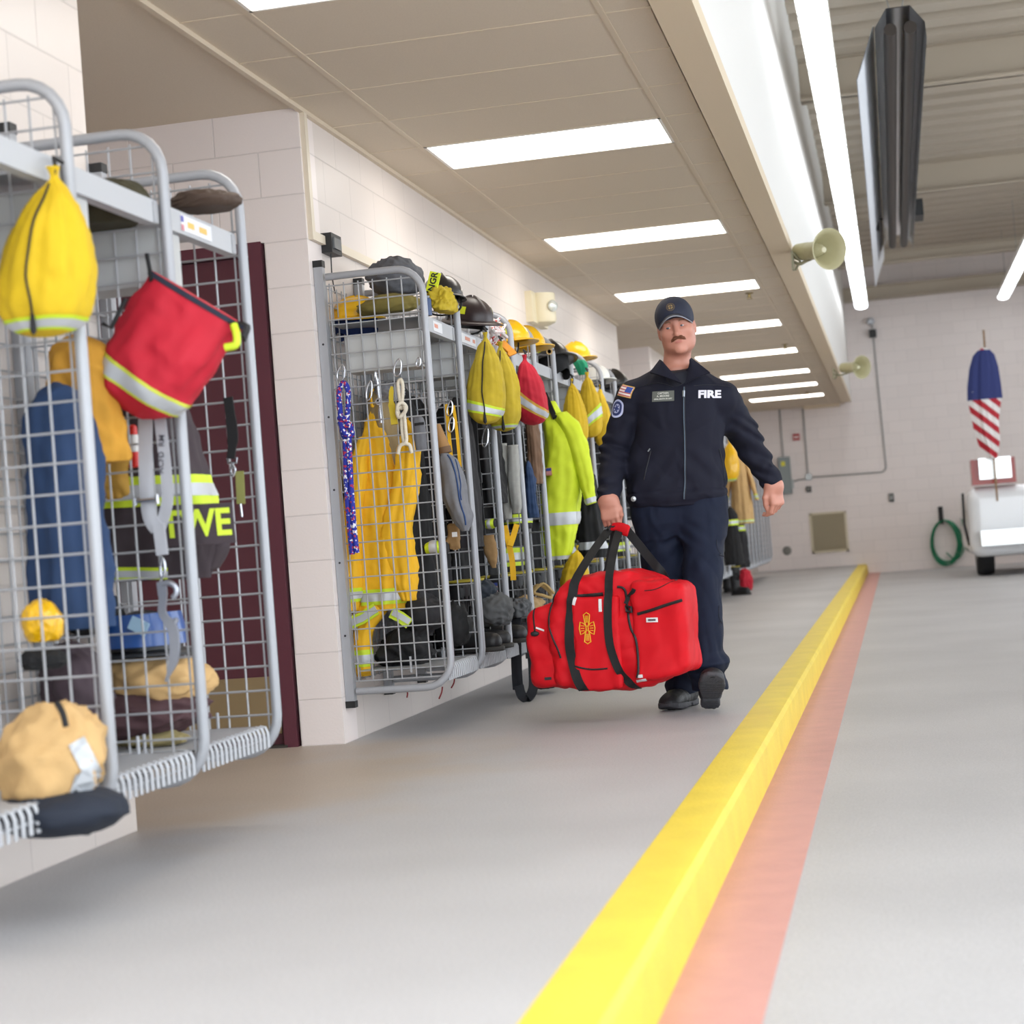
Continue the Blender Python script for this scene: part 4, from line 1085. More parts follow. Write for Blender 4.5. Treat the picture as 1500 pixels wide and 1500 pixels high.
# ---- trousers
def leg(P, Z, XL, XR, CY, RY_):
    return zloft(P, Z, [(a + b) / 2 for a, b in zip(XL, XR)], CY, [(b - a) / 2 for a, b in zip(XL, XR)], RY_, 2.2)
def trouser_sdf(P):
    wr = wrinkle(P, 11, 7, 7); z = P[:, 2]
    l = leg(P, [.105, .13, .165, .215, .27, .43, .585, .74, .84, .95], [-.955, -.960, -.965, -.972, -.968, -.968, -.968, -.962, -.965, -.99], [-.808, -.803, -.806, -.786, -.812, -.804, -.796, -.776, -.768, -.762],
            [8.17, 8.17, 8.16, 8.15, 8.16, 8.18, 8.21, 8.26, 8.29, 8.305], [.088, .092, .088, .094, .088, .098, .102, .11, .118, .12])
    l = l + .008 * wr - .010 * np.exp(-((z - .21 - .25 * (P[:, 0] + .87)) / .022) ** 2) + .008 * np.exp(-((z - .175) / .014) ** 2) + .004 * np.sin(z * 75 + P[:, 0] * 35) * np.exp(-((z - .15) / .1) ** 2)
    r = leg(P, [.07, .10, .14, .22, .40, .60, .75, .84, .95], [-1.11, -1.115, -1.105, -1.12, -1.14, -1.158, -1.172, -1.18, -1.19], [-.955, -.955, -.955, -.96, -.965, -.966, -.964, -.966, -.95],
            [8.44, 8.44, 8.43, 8.42, 8.38, 8.345, 8.33, 8.325, 8.32], [.09, .092, .09, .09, .098, .105, .112, .12, .12])
    r = r + .008 * wr + .005 * np.sin(z * 70 + P[:, 0] * 25) * np.exp(-((z - .14) / .1) ** 2)
    h = zloft(P, [.80, .86, .95, 1.02], [-.972, -.972, -.977, -.977], [8.305] * 4, [.18, .205, .213, .205], [.10, .125, .128, .125], 2.4) + .003 * wr
    d = smin(smin(l, h, .05), r, .035)
    d = d + .004 * np.sin((z - .8 + .8 * np.abs(P[:, 0] + .965)) * 85) * np.exp(-(((z - .79) / .07) ** 2 + ((P[:, 0] + .965) / .13) ** 2))
    return d
trousers = sdf_obj('trousers', trouser_sdf, (-1.24, 8.02, .05), (-.72, 8.60, 1.05), .0055, mTro, person, .03)
tb = bvh_of(trousers)
pts = [(-0.803, 8.100, 0.772), (-0.803, 8.100, 0.732), (-0.790, 8.100, 0.704), (-0.764, 8.100, 0.692)]
q_ = []
for p in smooth_path(pts, 8):
    h = tb.ray_cast(Vector(p) - back * .5, back); q_.append(h[0] - back * .001 if h[0] else p)
MB().tube(q_, .0022, 5).build('cargo_flap_edge', mat('dark seam', '0C1120', .8), trousers)
q_ = []
for p in smooth_path([(-0.809, 8.100, 0.472), (-0.810, 8.100, 0.420), (-0.797, 8.100, 0.391)], 8):
    h = tb.ray_cast(Vector(p) - back * .5, back); q_.append(h[0] - back * .001 if h[0] else p)
MB().tube(q_, .0022, 5).build('cargo_pocket_edge', MATS['dark seam'], trousers)
mb = MB(); mb.lathe([(.0, .009), (.012, .006), (.013, 0)], Vector((-1.162, 8.170, 0.983)), (0, -1, 0), 12); mb.build('belt_clip', mat('steel clip', 'A0A4A8', .3, .8), trousers)

# ---- shoes
mShoe = mat('black work shoe', '1B1B1E', .55, var=.2, vscale=30, bump=.3, bscale=90)
mSole = mat('grey rubber sole', '3E3E42', .7, var=.2, vscale=40, bump=.4, bscale=120)
def shoe(name, heel, toe, tilt, side):
    """heel = point under the heel, toe = tip direction; tilt raises the toe."""
    f = Vector(toe) - Vector(heel); f.normalize(); s = Vector((-f.y, f.x, 0)).normalized(); s = (s * math.cos(side) + f.cross(s) * -math.sin(side)).normalized(); u = s.cross(f) * -1
    if u.z < 0: u = -u; 
    B = A([tuple(f), tuple(s), tuple(u)]).T
    loc = lambda P: (P - A(heel, dtype=np.float32)) @ B.astype(np.float32)
    def upper(P):
        q = loc(P)
        d = ell(q, (.05, 0, .065), (.072, .048, .06)); d = smin(d, ell(q, (.17, 0, .045), (.10, .056, .045)), .05)
        d = smin(d, ell(q, (.25, .0, .035), (.05, .052, .034)), .03)
        d = smin(d, seg(q, (.05, 0, .06), (.045, 0, .12), .045, .046), .03)
        d = smax(d, .012 - q[:, 2], .004)
        return d + .0015 * np.sin(q[:, 0] * 160) * np.exp(-((q[:, 0] - .16) / .05) ** 2)
    def sole(P):
        q = loc(P); x = q[:, 0]
        wdt = np.interp(x, [-.01, .03, .09, .13, .21, .27, .305], [.034, .045, .040, .046, .060, .052, .026]).astype(np.float32)
        d = smax(np.abs(q[:, 1]) - wdt, np.abs(x - .147) - .153, .02)
        bot = np.where(x < .085, -.002, np.where(x < .105, .012, 0.0)) + .0 + .02 * np.clip((x - .22) / .08, 0, 1) ** 2
        d = smax(d, np.maximum(q[:, 2] - .030 - .008 * np.clip((x - .2) / .1, 0, 1), bot - q[:, 2]), .006)
        return d + .0025 * (np.sin(x * 330) > .2) * (q[:, 2] < .008)
    lo = np.minimum(A(heel), A(heel) + A(f) * .3) - .13; hi = np.maximum(A(heel), A(heel) + A(f) * .3) + .16
    o = sdf_obj(name, upper, lo, hi, .0045, mShoe, person, .02)
    sdf_obj('sole', sole, lo, hi, .0042, mSole, o, .02)
    mb = MB()
    for k in range(4):
        c = lambda x, y, z: Vector(heel) + f * x + s * y + u * z
        x = .105 + .02 * k
        mb.tube([c(x, -.024, .098 - .007 * k), c(x + .006, 0, .106 - .008 * k), c(x, .024, .098 - .007 * k)], .0028, 5)
    mb.build('laces', mat('dark lace', '2A2A30', .7), o)
    return o
shoe('shoe', (-.890, 8.185, .008), (-.848, 7.97, .140), 0, .10)
shoe('shoe', (-1.005, 8.50, .004), (-1.075, 8.28, .004), 0, 0)

# ================================================================ the red gear bag
mBagR = mat('red nylon', 'C8121E', .6, var=.12, vscale=12, weave=.3, wscale=600, spec=.2, crease=1.0, cscale=5)
mStrap = mat('black webbing', '0B0B0E', .75, weave=.4, wscale=500)
BC = A((-1.253, 7.965, 0.396)); BY = 7.965
bag = thing('duffel_bag', 'large red duffel bag with black straps held by the person', 'bag', tuple(BC))
ang = math.radians(-4); BX = A((math.cos(ang) , math.sin(-.10), -.03)); BX /= np.linalg.norm(BX)
BU = A((.0, 0, 1.)); BU = BU - BX * (BU @ BX); BU /= np.linalg.norm(BU); BF = np.cross(BX, BU)     # BF points toward the camera
BB = np.stack([BX, BF, BU], 1)
bl = lambda P: (P - BC.astype(np.float32)) @ BB.astype(np.float32)
bw = lambda p: tuple(BC + BB @ A(p))
def main_sdf(P):
    q = bl(P); x, y, z = q.T
    w = .6 * wrinkle(q, 121, 13, 7) + wrinkle(q, 21, 5.5, 7)
    top = np.interp(x, [-.26, -.18, -.05, .10, .22, .27], [.17, .235, .262, .262, .235, .17]).astype(np.float32) - .25 * y * y
    bot = np.interp(x, [-.26, -.1, .05, .2, .27], [-.228, -.245, -.252, -.222, -.19]).astype(np.float32)
    d = smax(np.abs(x - .005) - .255 - .02 * np.cos(z * 6), np.abs(y - .012) - .150 - .018 * np.cos(z * 6.5), .06)
    d = smax(d, np.maximum(z - top, bot - z), .05)
    return d + .010 * w
def left_sdf(P):
    q = bl(P); x, y, z = q.T; w = .6 * wrinkle(q, 122, 13, 7) + wrinkle(q, 22, 6, 7)
    d = smax(np.abs(x + .30) - .075 + .06 * (z + .05) * (z > 0), np.abs(y) - .145, .05)
    return smax(d, np.maximum(z - .125 - .35 * (x + .30), -.232 - z + .12 * np.maximum(-x - .30, 0)), .045) + .010 * w
def right_sdf(P):
    q = bl(P); x, y, z = q.T; w = .6 * wrinkle(q, 123, 13, 7) + wrinkle(q, 23, 5, 7)
    d = smax(np.abs(x - .238) - .118 - .03 * (-z), np.abs(y - .06) - .14, .04)
    return smax(d, np.maximum(z - .222 + .12 * np.maximum(x - .2, 0), -.215 - z + .20 * np.maximum(x - .15, 0)), .04) + .008 * w
def front_sdf(P):
    q = bl(P); x, y, z = q.T; w = .6 * wrinkle(q, 124, 13, 7) + wrinkle(q, 24, 6, 6)
    d = smax(np.abs(x + .045) - .105, np.abs(y - .165) - .028, .02)
    return smax(d, np.maximum(z - .165, -.245 - z), .02) + .005 * w
lo, hi = BC - .48, BC + .48
mainb = sdf_obj('bag_body', main_sdf, lo, hi, .008, mBagR, bag, .05)
lp = sdf_obj('end_pocket', left_sdf, lo, hi, .0075, mBagR, bag, .05)
rp = sdf_obj('side_pocket', right_sdf, lo, hi, .0075, mBagR, bag, .05)
fp = sdf_obj('front_pocket', front_sdf, lo, hi, .0065, mBagR, bag, .04)
class Multi:
    def __init__(s, *o): s.t = [bvh_of(q) for q in o]
    def ray_cast(s, o, d):
        b = (None,)
        for t in s.t:
            h = t.ray_cast(o, d)
            if h[0] is not None and (b[0] is None or (h[0] - o).length < (b[0] - o).length): b = h
        return b
bb = Multi(mainb, lp, rp, fp); bdir = Vector(-BF)
def on_bag(path, off=.002):
    out = []
    for q in path:
        o = Vector(bw((q[0], .55, q[1]))); h = bb.ray_cast(o, bdir); out.append(h[0] - bdir * off if h[0] is not None else Vector(bw((q[0], .16, q[1]))))
    return out
grip = RG
mZipB = mat('bag zip', '101014', .55)
# carrying straps: two webbing loops, front pair over the bag face
def strap(path, w=.042, name='carry_strap', side=None, top=None):
    pts = on_bag(smooth_path(path, 7), .006)
    if top: pts = [Vector(t) for t in top] + pts
    pts = [pts[0]] + [(a + b + c) / 3 for a, b, c in zip(pts[:-2], pts[1:-1], pts[2:])] + [pts[-1]]
    return MB().strap(pts, side or [tuple(BX)] * len(pts), w, .0035).build(name, mStrap, bag)
g = Vector(grip)
sL = [(-.139, .218), (-.143, .19), (-.150, .15), (-.165, .02), (-.165, -.09), (-.135, -.20), (-.105, -.25)]
sR = [(.021, .243), (.020, .215), (.018, .15), (.012, .0), (.03, -.10), (.07, -.19), (.115, -.245)]
def loop(anchor_x, z0, y0, gx, gy): 
    a = on_bag([(anchor_x, z0)], .006)[0] + Vector((0, 0, .007)); b = g + Vector((gx, gy, -.01))
    return [b.lerp(a, k) + Vector((0, -.04 * k * (1 - k), .03 * k * (1 - k))) for k in np.linspace(0, 1, 10)]
strap(sL, top=loop(-.137, .226, 0, -.022, -.018)); strap(sR, .036, top=loop(.022, .252, 0, .028, -.02))
# rear straps rise from behind the bag
for ax, gx in ((-.06, .004), (.20, .05)):
    a = Vector(bw((ax, -.10, .24))); b = g + Vector((gx, .03, -.01))
    pts = smooth_path([b, b.lerp(a, .4), b.lerp(a, .8), a, Vector(bw((ax + .02, -.16, .15)))], 6)
    MB().strap(pts, tuple(BX), .04, .0035).build('carry_strap', mStrap, bag)
# webbing through the fist and the red grip wrap
MB().strap(smooth_path([g + Vector((-.03, -.02, -.012)), g + Vector((-.012, .0, .006)), g + Vector((.02, .0, .006)), g + Vector((.045, .01, -.006))], 5), (0, 1, .2), .04, .008).build('grip_webbing', mStrap, bag)
wr_ = Loft([tuple(g + Vector((-.01, .0, .004))) + (.021, .015), tuple(g + Vector((.02, -.01, .002))) + (.024, .017), tuple(g + Vector((.055, -.03, -.014))) + (.030, .021), tuple(g + Vector((.072, -.04, -.022))) + (.026, .018)], ax=(.3, .3, .9), ay=(0, 1, 0), nu=16, nv=12, wr=.002, ws=30)
wr_.build('handle_wrap', mBagR, bag)
# zips
def zipline(path, name, r=.006, par=None):
    return MB().tube(on_bag(smooth_path(path, 8), .001), r, 6).build(name, mZipB, par or bag)
zipline([(-.215, .205), (-.25, .14), (-.262, .05), (-.225, -.06), (-.215, -.10)], 'end_zip', .0045)
zipline([(.055, .205), (.088, .19), (.098, .11), (.112, .02), (.135, -.03), (.138, -.15), (.130, -.19)], 'front_zip')
zipline([(-.135, .170), (-.08, .172), (-.008, .176)], 'pocket_zip', .009, fp)
zipline([(.148, .085), (.21, .10), (.27, .118), (.345, .138)], 'pocket_zip', .0075, rp)
zipline([(-.148, -.135), (-.08, -.150), (.0, -.148)], 'pocket_seam', .004, fp)
zipline([(-.335, .12), (-.338, .08), (-.335, .02)], 'end_pull_cord', .004)
zipline([(.185, .185), (.24, .192), (.31, .225)], 'top_flap_seam', .002)
mLb = mat('white woven label', 'D9D5D5', .6)
def tag_on(x, z, w, h, m, name, par=bag, rot=0., off=.004):
    c = on_bag([(x, z)], 0)[0]; r_ = Vector(BX) * math.cos(rot) + Vector(BU) * math.sin(rot); u_ = Vector(BU) * math.cos(rot) - Vector(BX) * math.sin(rot)
    mb = plate_mb(c + Vector(BF) * .1, r_, u_, w, h, 4, 4)
    mb.v = [tuple((lambda hh: hh[0] - bdir * off if hh[0] is not None else c)(bb.ray_cast(Vector(v) + Vector(BF) * .3, bdir))) for v in mb.v]
    return mb.build(name, m, par)
tag_on(.212, .058, .052, .020, mLb, 'zip_tag', rp); tag_on(.212, .058, .034, .008, mat('tag print', '4A3A40', .6), 'tag_print', rp, 0, .006)
tag_on(-.018, .128, .014, .055, mLb, 'side_label', fp); tag_on(.145, -.205, .05, .012, mLb, 'zip_tag', bag, .15); tag_on(.142, -.185, .03, .014, mLb, 'zip_tag', bag, .1)
tag_on(-.31, .03, .04, .008, mLb, 'zip_tag', bag, -.35); tag_on(-.135, .15, .014, .035, mLb, 'zip_tag', fp, -.3)
for x, z in ((.092, .15), ):
    MB().strap(on_bag([(x, .13), (x + .015, .16), (x + .045, .185), (x + .05, .195)], .012), tuple(BX), .018, .003).build('d_ring_tab', mStrap, rp)
    MB().tube([p for p in on_bag([(x + .0, .12), (x + .028, .115), (x + .03, .095), (x + .004, .098)], .012)], .006, 6, True).build('d_ring', mZipB, rp)
MB().sphere(on_bag([(-.335, .01)], .004)[0], (.02, .008, .012)).build('cord_stop', mZipB, lp)
MB().obox(on_bag([(-.285, -.19)], .002)[0], (.03, .012, .012)).build('end_tab', mZipB, lp)
t_ = Vector(bw((.0, .03, .262))); MB().strap([t_ + Vector((-.04, 0, .004)), t_ + Vector((0, 0, .01)), t_ + Vector((.04, 0, .004))], (0, 1, 0), .03, .003).build('top_label', mLb, bag)
# yellow fire service cross on the pocket
mEm = mat('yellow embroidery', 'E0A81E', .6)
ec = (-.083, .03)
def em(pts, r, closed=False):
    q = [(ec[0] + a * .030, ec[1] + b * .058) for a, b in pts]
    P_ = on_bag(q + ([q[0]] if closed else []), .0015)
    return P_, r
mb = MB()
for k in range(4):
    a0 = PI / 2 + k * PI / 2
    out = [(.22, -.78), (.62, -.62), (1.12, -.44), (1.18, 0), (1.12, .44), (.62, .62), (.22, .78)]
    poly = [(r_ * math.cos(a0 + t_), r_ * math.sin(a0 + t_)) for r_, t_ in out]
    P_, r = em(poly, .0026, True); mb.tube(P_, .0026, 6)
fe = mb.build('fire_cross', mEm, fp)
mb = MB()
for k in range(4):
    a0 = PI / 2 + k * PI / 2
    for j in (-1, 0, 1):
        c, s_ = math.cos(a0), math.sin(a0)
        seg_ = [(.42 * c - j * .16 * s_, .42 * s_ + j * .16 * c), (.95 * c - j * .2 * s_, .95 * s_ + j * .2 * c)]
        mb.tube(on_bag([(ec[0] + a * .030, ec[1] + b * .058) for a, b in seg_], .0012), .0018, 5)
mb.build('cross_stitching', mEm, fp)

# ================================================================ turnout gear on the racks
mY = mat('yellow drawstring cloth', 'CDA91E', .8, var=.2, vscale=14, weave=.3, wscale=700)
mY2 = mat('worn yellow cloth', 'B9A126', .85, var=.25, vscale=16, weave=.3, wscale=700)
mOr = mat('yellow turnout cloth', 'EBB41A', .75, var=.14, vscale=9, weave=.3, wscale=800)
mRedC = mat('red bag cloth', 'B8142C', .75, var=.12, vscale=10, weave=.3, wscale=700)
mHv = mat('hi-vis lime cloth', 'CFE02A', .7, var=.10, vscale=12, weave=.2)
mLime = mat('lime trim', 'C6DC2C', .6)
mSil = mat('silver reflective tape', 'BDC0C4', .4, .15)
mDk = mat('black turnout cloth', '131315', .85, var=.3, vscale=12, weave=.4, wscale=500)
mCh = mat('charcoal turnout cloth', '1F1E21', .85, var=.25, vscale=12, weave=.4, wscale=500)
mBr = mat('brown black turnout cloth', '3B3136', .85, var=.2, vscale=10, weave=.4, wscale=500)
mTan = mat('tan turnout cloth', 'C4A06C', .85, var=.2, vscale=9, weave=.4, wscale=500)
mKh = mat('khaki cloth', '8E7A55', .85, var=.2, vscale=10, weave=.4, wscale=500)
mMu = mat('mustard leather', 'C1953F', .8, var=.2, vscale=12, bump=.2)
mGry = mat('grey knit', '75767B', .9, var=.18, vscale=40, weave=.5, wscale=900)
mNavy = mat('blue coverall cloth', '22395C', .85, var=.2, vscale=8, weave=.3)
mCord = mat('black cord', '141416', .7)
mSteel = mat('bright steel', 'C9CBD0', .25, .9)
mOlive = mat('olive canvas', '7C7038', .85, var=.2, vscale=20, weave=.4)
mHelY = mat('yellow helmet shell', 'EDB70E', .3, coat=.4)
mHelK = mat('black helmet shell', '1C1B1C', .35, coat=.3)
mHelW = mat('white helmet shell', 'D9D9D4', .35, coat=.3)

def drawbag(label, tie, bot, hw, hd, m, group=None, ax=(1, 0, 0), stripe=(.70, .80), slant=0., seed=1, cord=True, trim=None, sil=.55, name='drawstring_bag'):
    T, B_ = Vector(tie), Vector(bot); L_ = B_ - T
    t = thing(name, label, 'bag', tuple(T), group)
    st = [tuple(T + Vector((0, 0, .03))) + (hw * .16, hd * .16), tuple(T) + (hw * .13, hd * .13), tuple(T + L_ * .12) + (hw * .45, hd * .45), tuple(T + L_ * .35) + (hw * .82, hd * .85), tuple(T + L_ * .62) + (hw, hd), tuple(T + L_ * .84) + (hw * .94, hd * .95), tuple(T + L_ * .96) + (hw * .6, hd * .6), tuple(B_) + (hw * .12, hd * .12)]
    lf = Loft(st, ax=ax, ay=(0, 1, 0), fold=.10, nf=8, fgrow=-1, seed=seed, wr=.006, ws=11)
    lf.build('bag_cloth', m, t)
    if stripe:
        a, b = stripe; c = (b - a) * (1 - sil) / 2
        lf.band(a, b, mLime if trim is None else trim, t, 'trim_band', .0025, slant=slant); lf.band(a + c, b - c, mSil, t, 'reflective_stripe', .0045, slant=slant)
    if cord:
        p0, n0 = lf.at(.78, .22); pts = []
        for v in np.linspace(.22, .78, 7):
            p, n = lf.at(.77 + .01 * math.sin(v * 9), v); pts.append(p + n * .006)
        MB().tube(smooth_path(pts, 3), .0032, 5).build('draw_cord', mCord, t)
        e = pts[-1]; MB().lathe([(.002, .03), (.006, .0), (.009, -.03), (.003, -.04)], e, (0, 0, 1), 8).build('cord_lock', mCord, t)
    MB().tube([T + Vector((0, 0, -.01)), T + Vector((.008, 0, .03)), T + Vector((-.01, .03, .06)), T + Vector((0, .06, .05))], .005, 6).build('hang_loop', mCord, t)
    return t, lf
GB = 'yellow drawstring bags hung on the rack posts'
drawbag('largest near yellow drawstring bag at the left picture edge', (-1.936, 4.060, 1.793), (-1.988, 4.060, 1.410), .118, .11, mat('bright yellow cloth', 'CDAB10', .8, var=.15, vscale=12, weave=.3), None, seed=3, stripe=(.765, .88))
drawbag('yellow drawstring bag with full white stripe, front one of the pair beside the red bag', (-1.855, 8.440, 1.814), (-1.855, 8.325, 1.394), .094, .09, mY2, GB, seed=4, stripe=(.66, .76), slant=.05)
drawbag('yellow drawstring bag half hidden behind its twin, beside the red bag', (-1.860, 8.795, 1.804), (-1.860, 8.755, 1.381), .09, .085, mY2, GB, seed=5, stripe=(.80, .88))
drawbag('first yellow drawstring bag past the hi-vis lime coat, smooth sided', (-1.870, 10.877, 1.772), (-1.870, 10.896, 1.383), .078, .08, mY, GB, seed=6, cord=False, stripe=(.86, .93))
drawbag('yellow drawstring bag with slanted white stripe past the lime coat', (-1.870, 11.467, 1.859), (-1.870, 11.469, 1.465), .082, .08, mY, GB, seed=7, cord=False, stripe=(.58, .70), slant=-.10)
drawbag('narrow yellow drawstring bag by the person\'s shoulder patch', (-1.880, 12.030, 1.819), (-1.880, 12.012, 1.424), .066, .07, mY, GB, seed=8, cord=False, stripe=None)
drawbag('small yellow drawstring bag low behind the lime coat hem', (-1.871, 10.620, 0.754), (-1.925, 10.620, 0.496), .085, .08, mY, None, seed=9, cord=False, stripe=None)
drawbag('small red drawstring bag with slanted white stripe between yellow bag and lime coat', (-1.860, 9.401, 1.790), (-1.860, 9.507, 1.449), .092, .09, mRedC, None, seed=10, cord=False, stripe=(.55, .68), slant=.13, trim=mat('gold edge', 'C99A3A', .6))
# the large near red bag, hung by one corner of its mouth
t = thing('mask_bag', 'large near red bag with white stripe hung on a rack post', 'bag', (-1.943, 4.660, 1.642))
m0, m1, b0 = Vector((-1.951, 4.660, 1.647)), Vector((-1.695, 4.660, 1.469)), Vector((-2.053, 4.660, 1.273))
axd = (m1 - m0).normalized(); mc = (m0 + m1) / 2; w0 = (m1 - m0).length / 2; L_ = b0 - mc
st = [tuple(mc - L_ * .01) + (w0, .035), tuple(mc + L_ * .12) + (w0 * 1.0, .06), tuple(mc + L_ * .4) + (w0 * .98, .10), tuple(mc + L_ * .7) + (w0 * .90, .115), tuple(mc + L_ * .9) + (w0 * .68, .09), tuple(b0) + (w0 * .30, .03)]
lf = Loft(st, ax=tuple(axd), ay=(0, 1, 0), nu=60, nv=50, fold=.045, nf=6, seed=12, wr=.012, ws=7, pw=2.4)
lf.build('bag_cloth', mRedC, t)
lf.band(.0, .085, mat('dark navy lining', '1C2233', .8), t, 'mouth_trim', .005)
lf.band(.60, .735, mat('lime edging', 'C9CF4A', .6), t, 'trim_band', .004, slant=.02); lf.band(.622, .713, mSil, t, 'reflective_stripe', .006, slant=.02)
MB().tube(smooth_path([m0 + Vector((-.01, 0, .05)), m0 + Vector((.0, -.01, .0)), m0 + Vector((.01, -.03, -.03))], 6), .007, 6).build('hang_loop', mCord, t)
MB().tube(smooth_path([m1 + Vector((-.01, -.05, .0)), m1 + Vector((.0, -.06, -.03)), m1 + Vector((-.005, -.06, -.055)), m1 + Vector((-.035, -.06, -.06))], 6), .011, 8).build('lime_pull', mLime, t)
MB().strap(smooth_path([m1 + Vector((-.03, -.03, .01)), m1 + Vector((.02, -.03, .0)), m1 + Vector((.015, -.05, -.04))], 5), (0, 1, 0), .03, .006).build('corner_tab', mCord, t)
q = Vector((-2.007, 4.560, 1.539)); MB().tube([q + Vector(d) for d in ((.018, 0, .025), (-.03, 0, -.05), (-.055, 0, -.035))], .006, 6).build('side_handle', mCord, t)

# ---------------------------------------------------------------- hanging coats
def coat(label, top, w, h, d, m, cat='coat', ax=(1, 0, 0), ay=(0, 1, 0), seed=1, stripes=((.80, .90),), sleeve=True, group=None, name='turnout_coat', taper=.6, trim=None, lean=(0, 0), fold=.10, slv=.0):
    T = Vector(top); axv, ayv = Vector(ax), Vector(ay); t = thing(name, label, cat, tuple(T), group)
    off = lambda f: axv * lean[0] * f + ayv * lean[1] * f
    st = [tuple(T) + (w * .12, d * .3), tuple(T + off(.06) - Vector((0, 0, h * .06))) + (w * taper * .8, d * .7), tuple(T + off(.2) - Vector((0, 0, h * .2))) + (w * (taper + .12), d), tuple(T + off(.55) - Vector((0, 0, h * .55))) + (w * .9, d), tuple(T + off(.9) - Vector((0, 0, h * .9))) + (w, d * .95), tuple(T + off(1) - Vector((0, 0, h))) + (w * .97, d * .85)]
    lf = Loft(st, ax=ax, ay=ay, fold=fold, nf=6, fgrow=1, seed=seed, wr=.012, ws=7)
    lf.build('coat_body', m, t)
    for a, b in stripes:
        c = (b - a) * .28; lf.band(a, b, trim or mLime, t, 'trim_band', .003); lf.band(a + c, b - c, mSil, t, 'reflective_stripe', .005)
    if sleeve:
        for sx in (-1, 1):
            s0 = T + axv * sx * w * taper * .75 - Vector((0, 0, h * .1)) + off(.1); e = T + axv * sx * (w * 1.02 + slv) - Vector((0, 0, h * .72)) + off(.7) - ayv * .02
            sl = Loft([tuple(s0) + (w * .2, d * .6), tuple(s0.lerp(e, .3)) + (w * .26, d * .62), tuple(s0.lerp(e, .7)) + (w * .24, d * .55), tuple(e) + (w * .2, d * .5)], ax=ax, ay=ay, nu=30, nv=30, fold=.06, nf=5, seed=seed + sx + 5, wr=.008, ws=10)
            so = sl.build('sleeve', m, t)
            sl.band(.84, .94, trim or mLime, so, 'cuff_band', .003); sl.band(.865, .915, mSil, so, 'reflective_stripe', .005)
    return t
G_F = 'dark coats hung inside the racks'
# yellow coat and trousers in the corner rack
t = thing('turnout_coat', 'yellow turnout coat hanging behind the mesh of the corner rack', 'coat', (-2.279, 7.900, 1.480))
lf = Loft([(-2.284, 7.900, 1.499) + (.012, .01), (-2.289, 7.900, 1.443) + (.035, .03), (-2.288, 7.900, 1.324) + (.075, .06), (-2.283, 7.900, 1.105) + (.10, .08), (-2.280, 7.900, 0.887) + (.125, .095), (-2.294, 7.900, 0.717) + (.13, .10), (-2.306, 7.900, 0.568) + (.118, .09)], nu=70, nv=70, ax=(1, 0, 0), ay=(0, 1, 0), fold=.13, nf=6, fgrow=1, seed=31, wr=.015, ws=7)
lf.build('coat_body', mOr, t); lf.band(.885, .96, mLime, t, 'hem_band', .004, u0=.6, u1=1.0); lf.band(.905, .94, mSil, t, 'reflective_stripe', .006, u0=.6, u1=1.0)
lf = Loft([(-2.114, 7.860, 1.425) + (.014, .012), (-2.121, 7.860, 1.339) + (.05, .04), (-2.145, 7.860, 1.155) + (.075, .06), (-2.194, 7.860, 0.943) + (.075, .07), (-2.192, 7.860, 0.726) + (.07, .06), (-2.176, 7.860, 0.601) + (.04, .05)], nu=48, nv=50, ax=(1, 0, 0), ay=(0, 1, 0), fold=.12, nf=5, seed=33, wr=.014, ws=8)
lf.build('sleeve', mOr, t)
lf = Loft([(-2.320, 7.840, 1.356) + (.03, .03), (-2.363, 7.820, 1.173) + (.05, .05), (-2.399, 7.820, 0.928) + (.05, .05), (-2.419, 7.820, 0.713) + (.045, .05), (-2.436, 7.820, 0.572) + (.038, .045)], nu=40, nv=44, ax=(1, 0, 0), ay=(0, 1, 0), fold=.07, nf=5, seed=34, wr=.008, ws=9)
so = lf.build('sleeve', mOr, t); lf.band(.80, .90, mLime, so, 'cuff_band', .003); lf.band(.825, .875, mSil, so, 'reflective_stripe', .005)
MB().tube(smooth_path([Vector((-2.282, 7.880, 1.491)), Vector((-2.279, 7.860, 1.539)), Vector((-2.261, 7.840, 1.567))], 5), .006, 6).build('hang_loop', mOr, t)
t = thing('turnout_trousers', 'yellow turnout trousers leg with hi-vis bands low in corner rack', 'trousers', (-2.376, 7.840, 0.554))
lf = Loft([(-2.346, 7.900, 0.636) + (.10, .07), (-2.361, 7.880, 0.567) + (.085, .065), (-2.389, 7.840, 0.478) + (.052, .055), (-2.398, 7.830, 0.355) + (.046, .05), (-2.401, 7.830, 0.278) + (.035, .04)], nu=44, nv=40, ax=(1, 0, 0), ay=(0, 1, 0), fold=.05, nf=5, seed=35, wr=.007, ws=9)
lf.build('trouser_leg', mOr, t); lf.band(.66, .84, mLime, t, 'leg_band', .003); lf.band(.705, .80, mSil, t, 'reflective_stripe', .005)
MB().strap([Vector((-2.431, 7.760, 0.522)), Vector((-2.368, 7.755, 0.540)), Vector((-2.299, 7.760, 0.578))], (0, .1, 1), .055, .006).build('flap_band', mLime, t)
MB().strap([Vector((-2.426, 7.754, 0.522)), Vector((-2.366, 7.749, 0.540)), Vector((-2.297, 7.754, 0.578))], (0, .1, 1), .030, .006).build('flap_stripe', mSil, t)
MB().strap([Vector((-2.229, 7.755, 0.558)), Vector((-2.186, 7.750, 0.534)), Vector((-2.149, 7.755, 0.501))], (0, .1, 1), .050, .006).build('flap_band', mLime, t)
MB().strap([Vector((-2.221, 7.749, 0.558)), Vector((-2.184, 7.744, 0.537)), Vector((-2.146, 7.749, 0.510))], (0, .1, 1), .026, .006).build('flap_stripe', mSil, t)
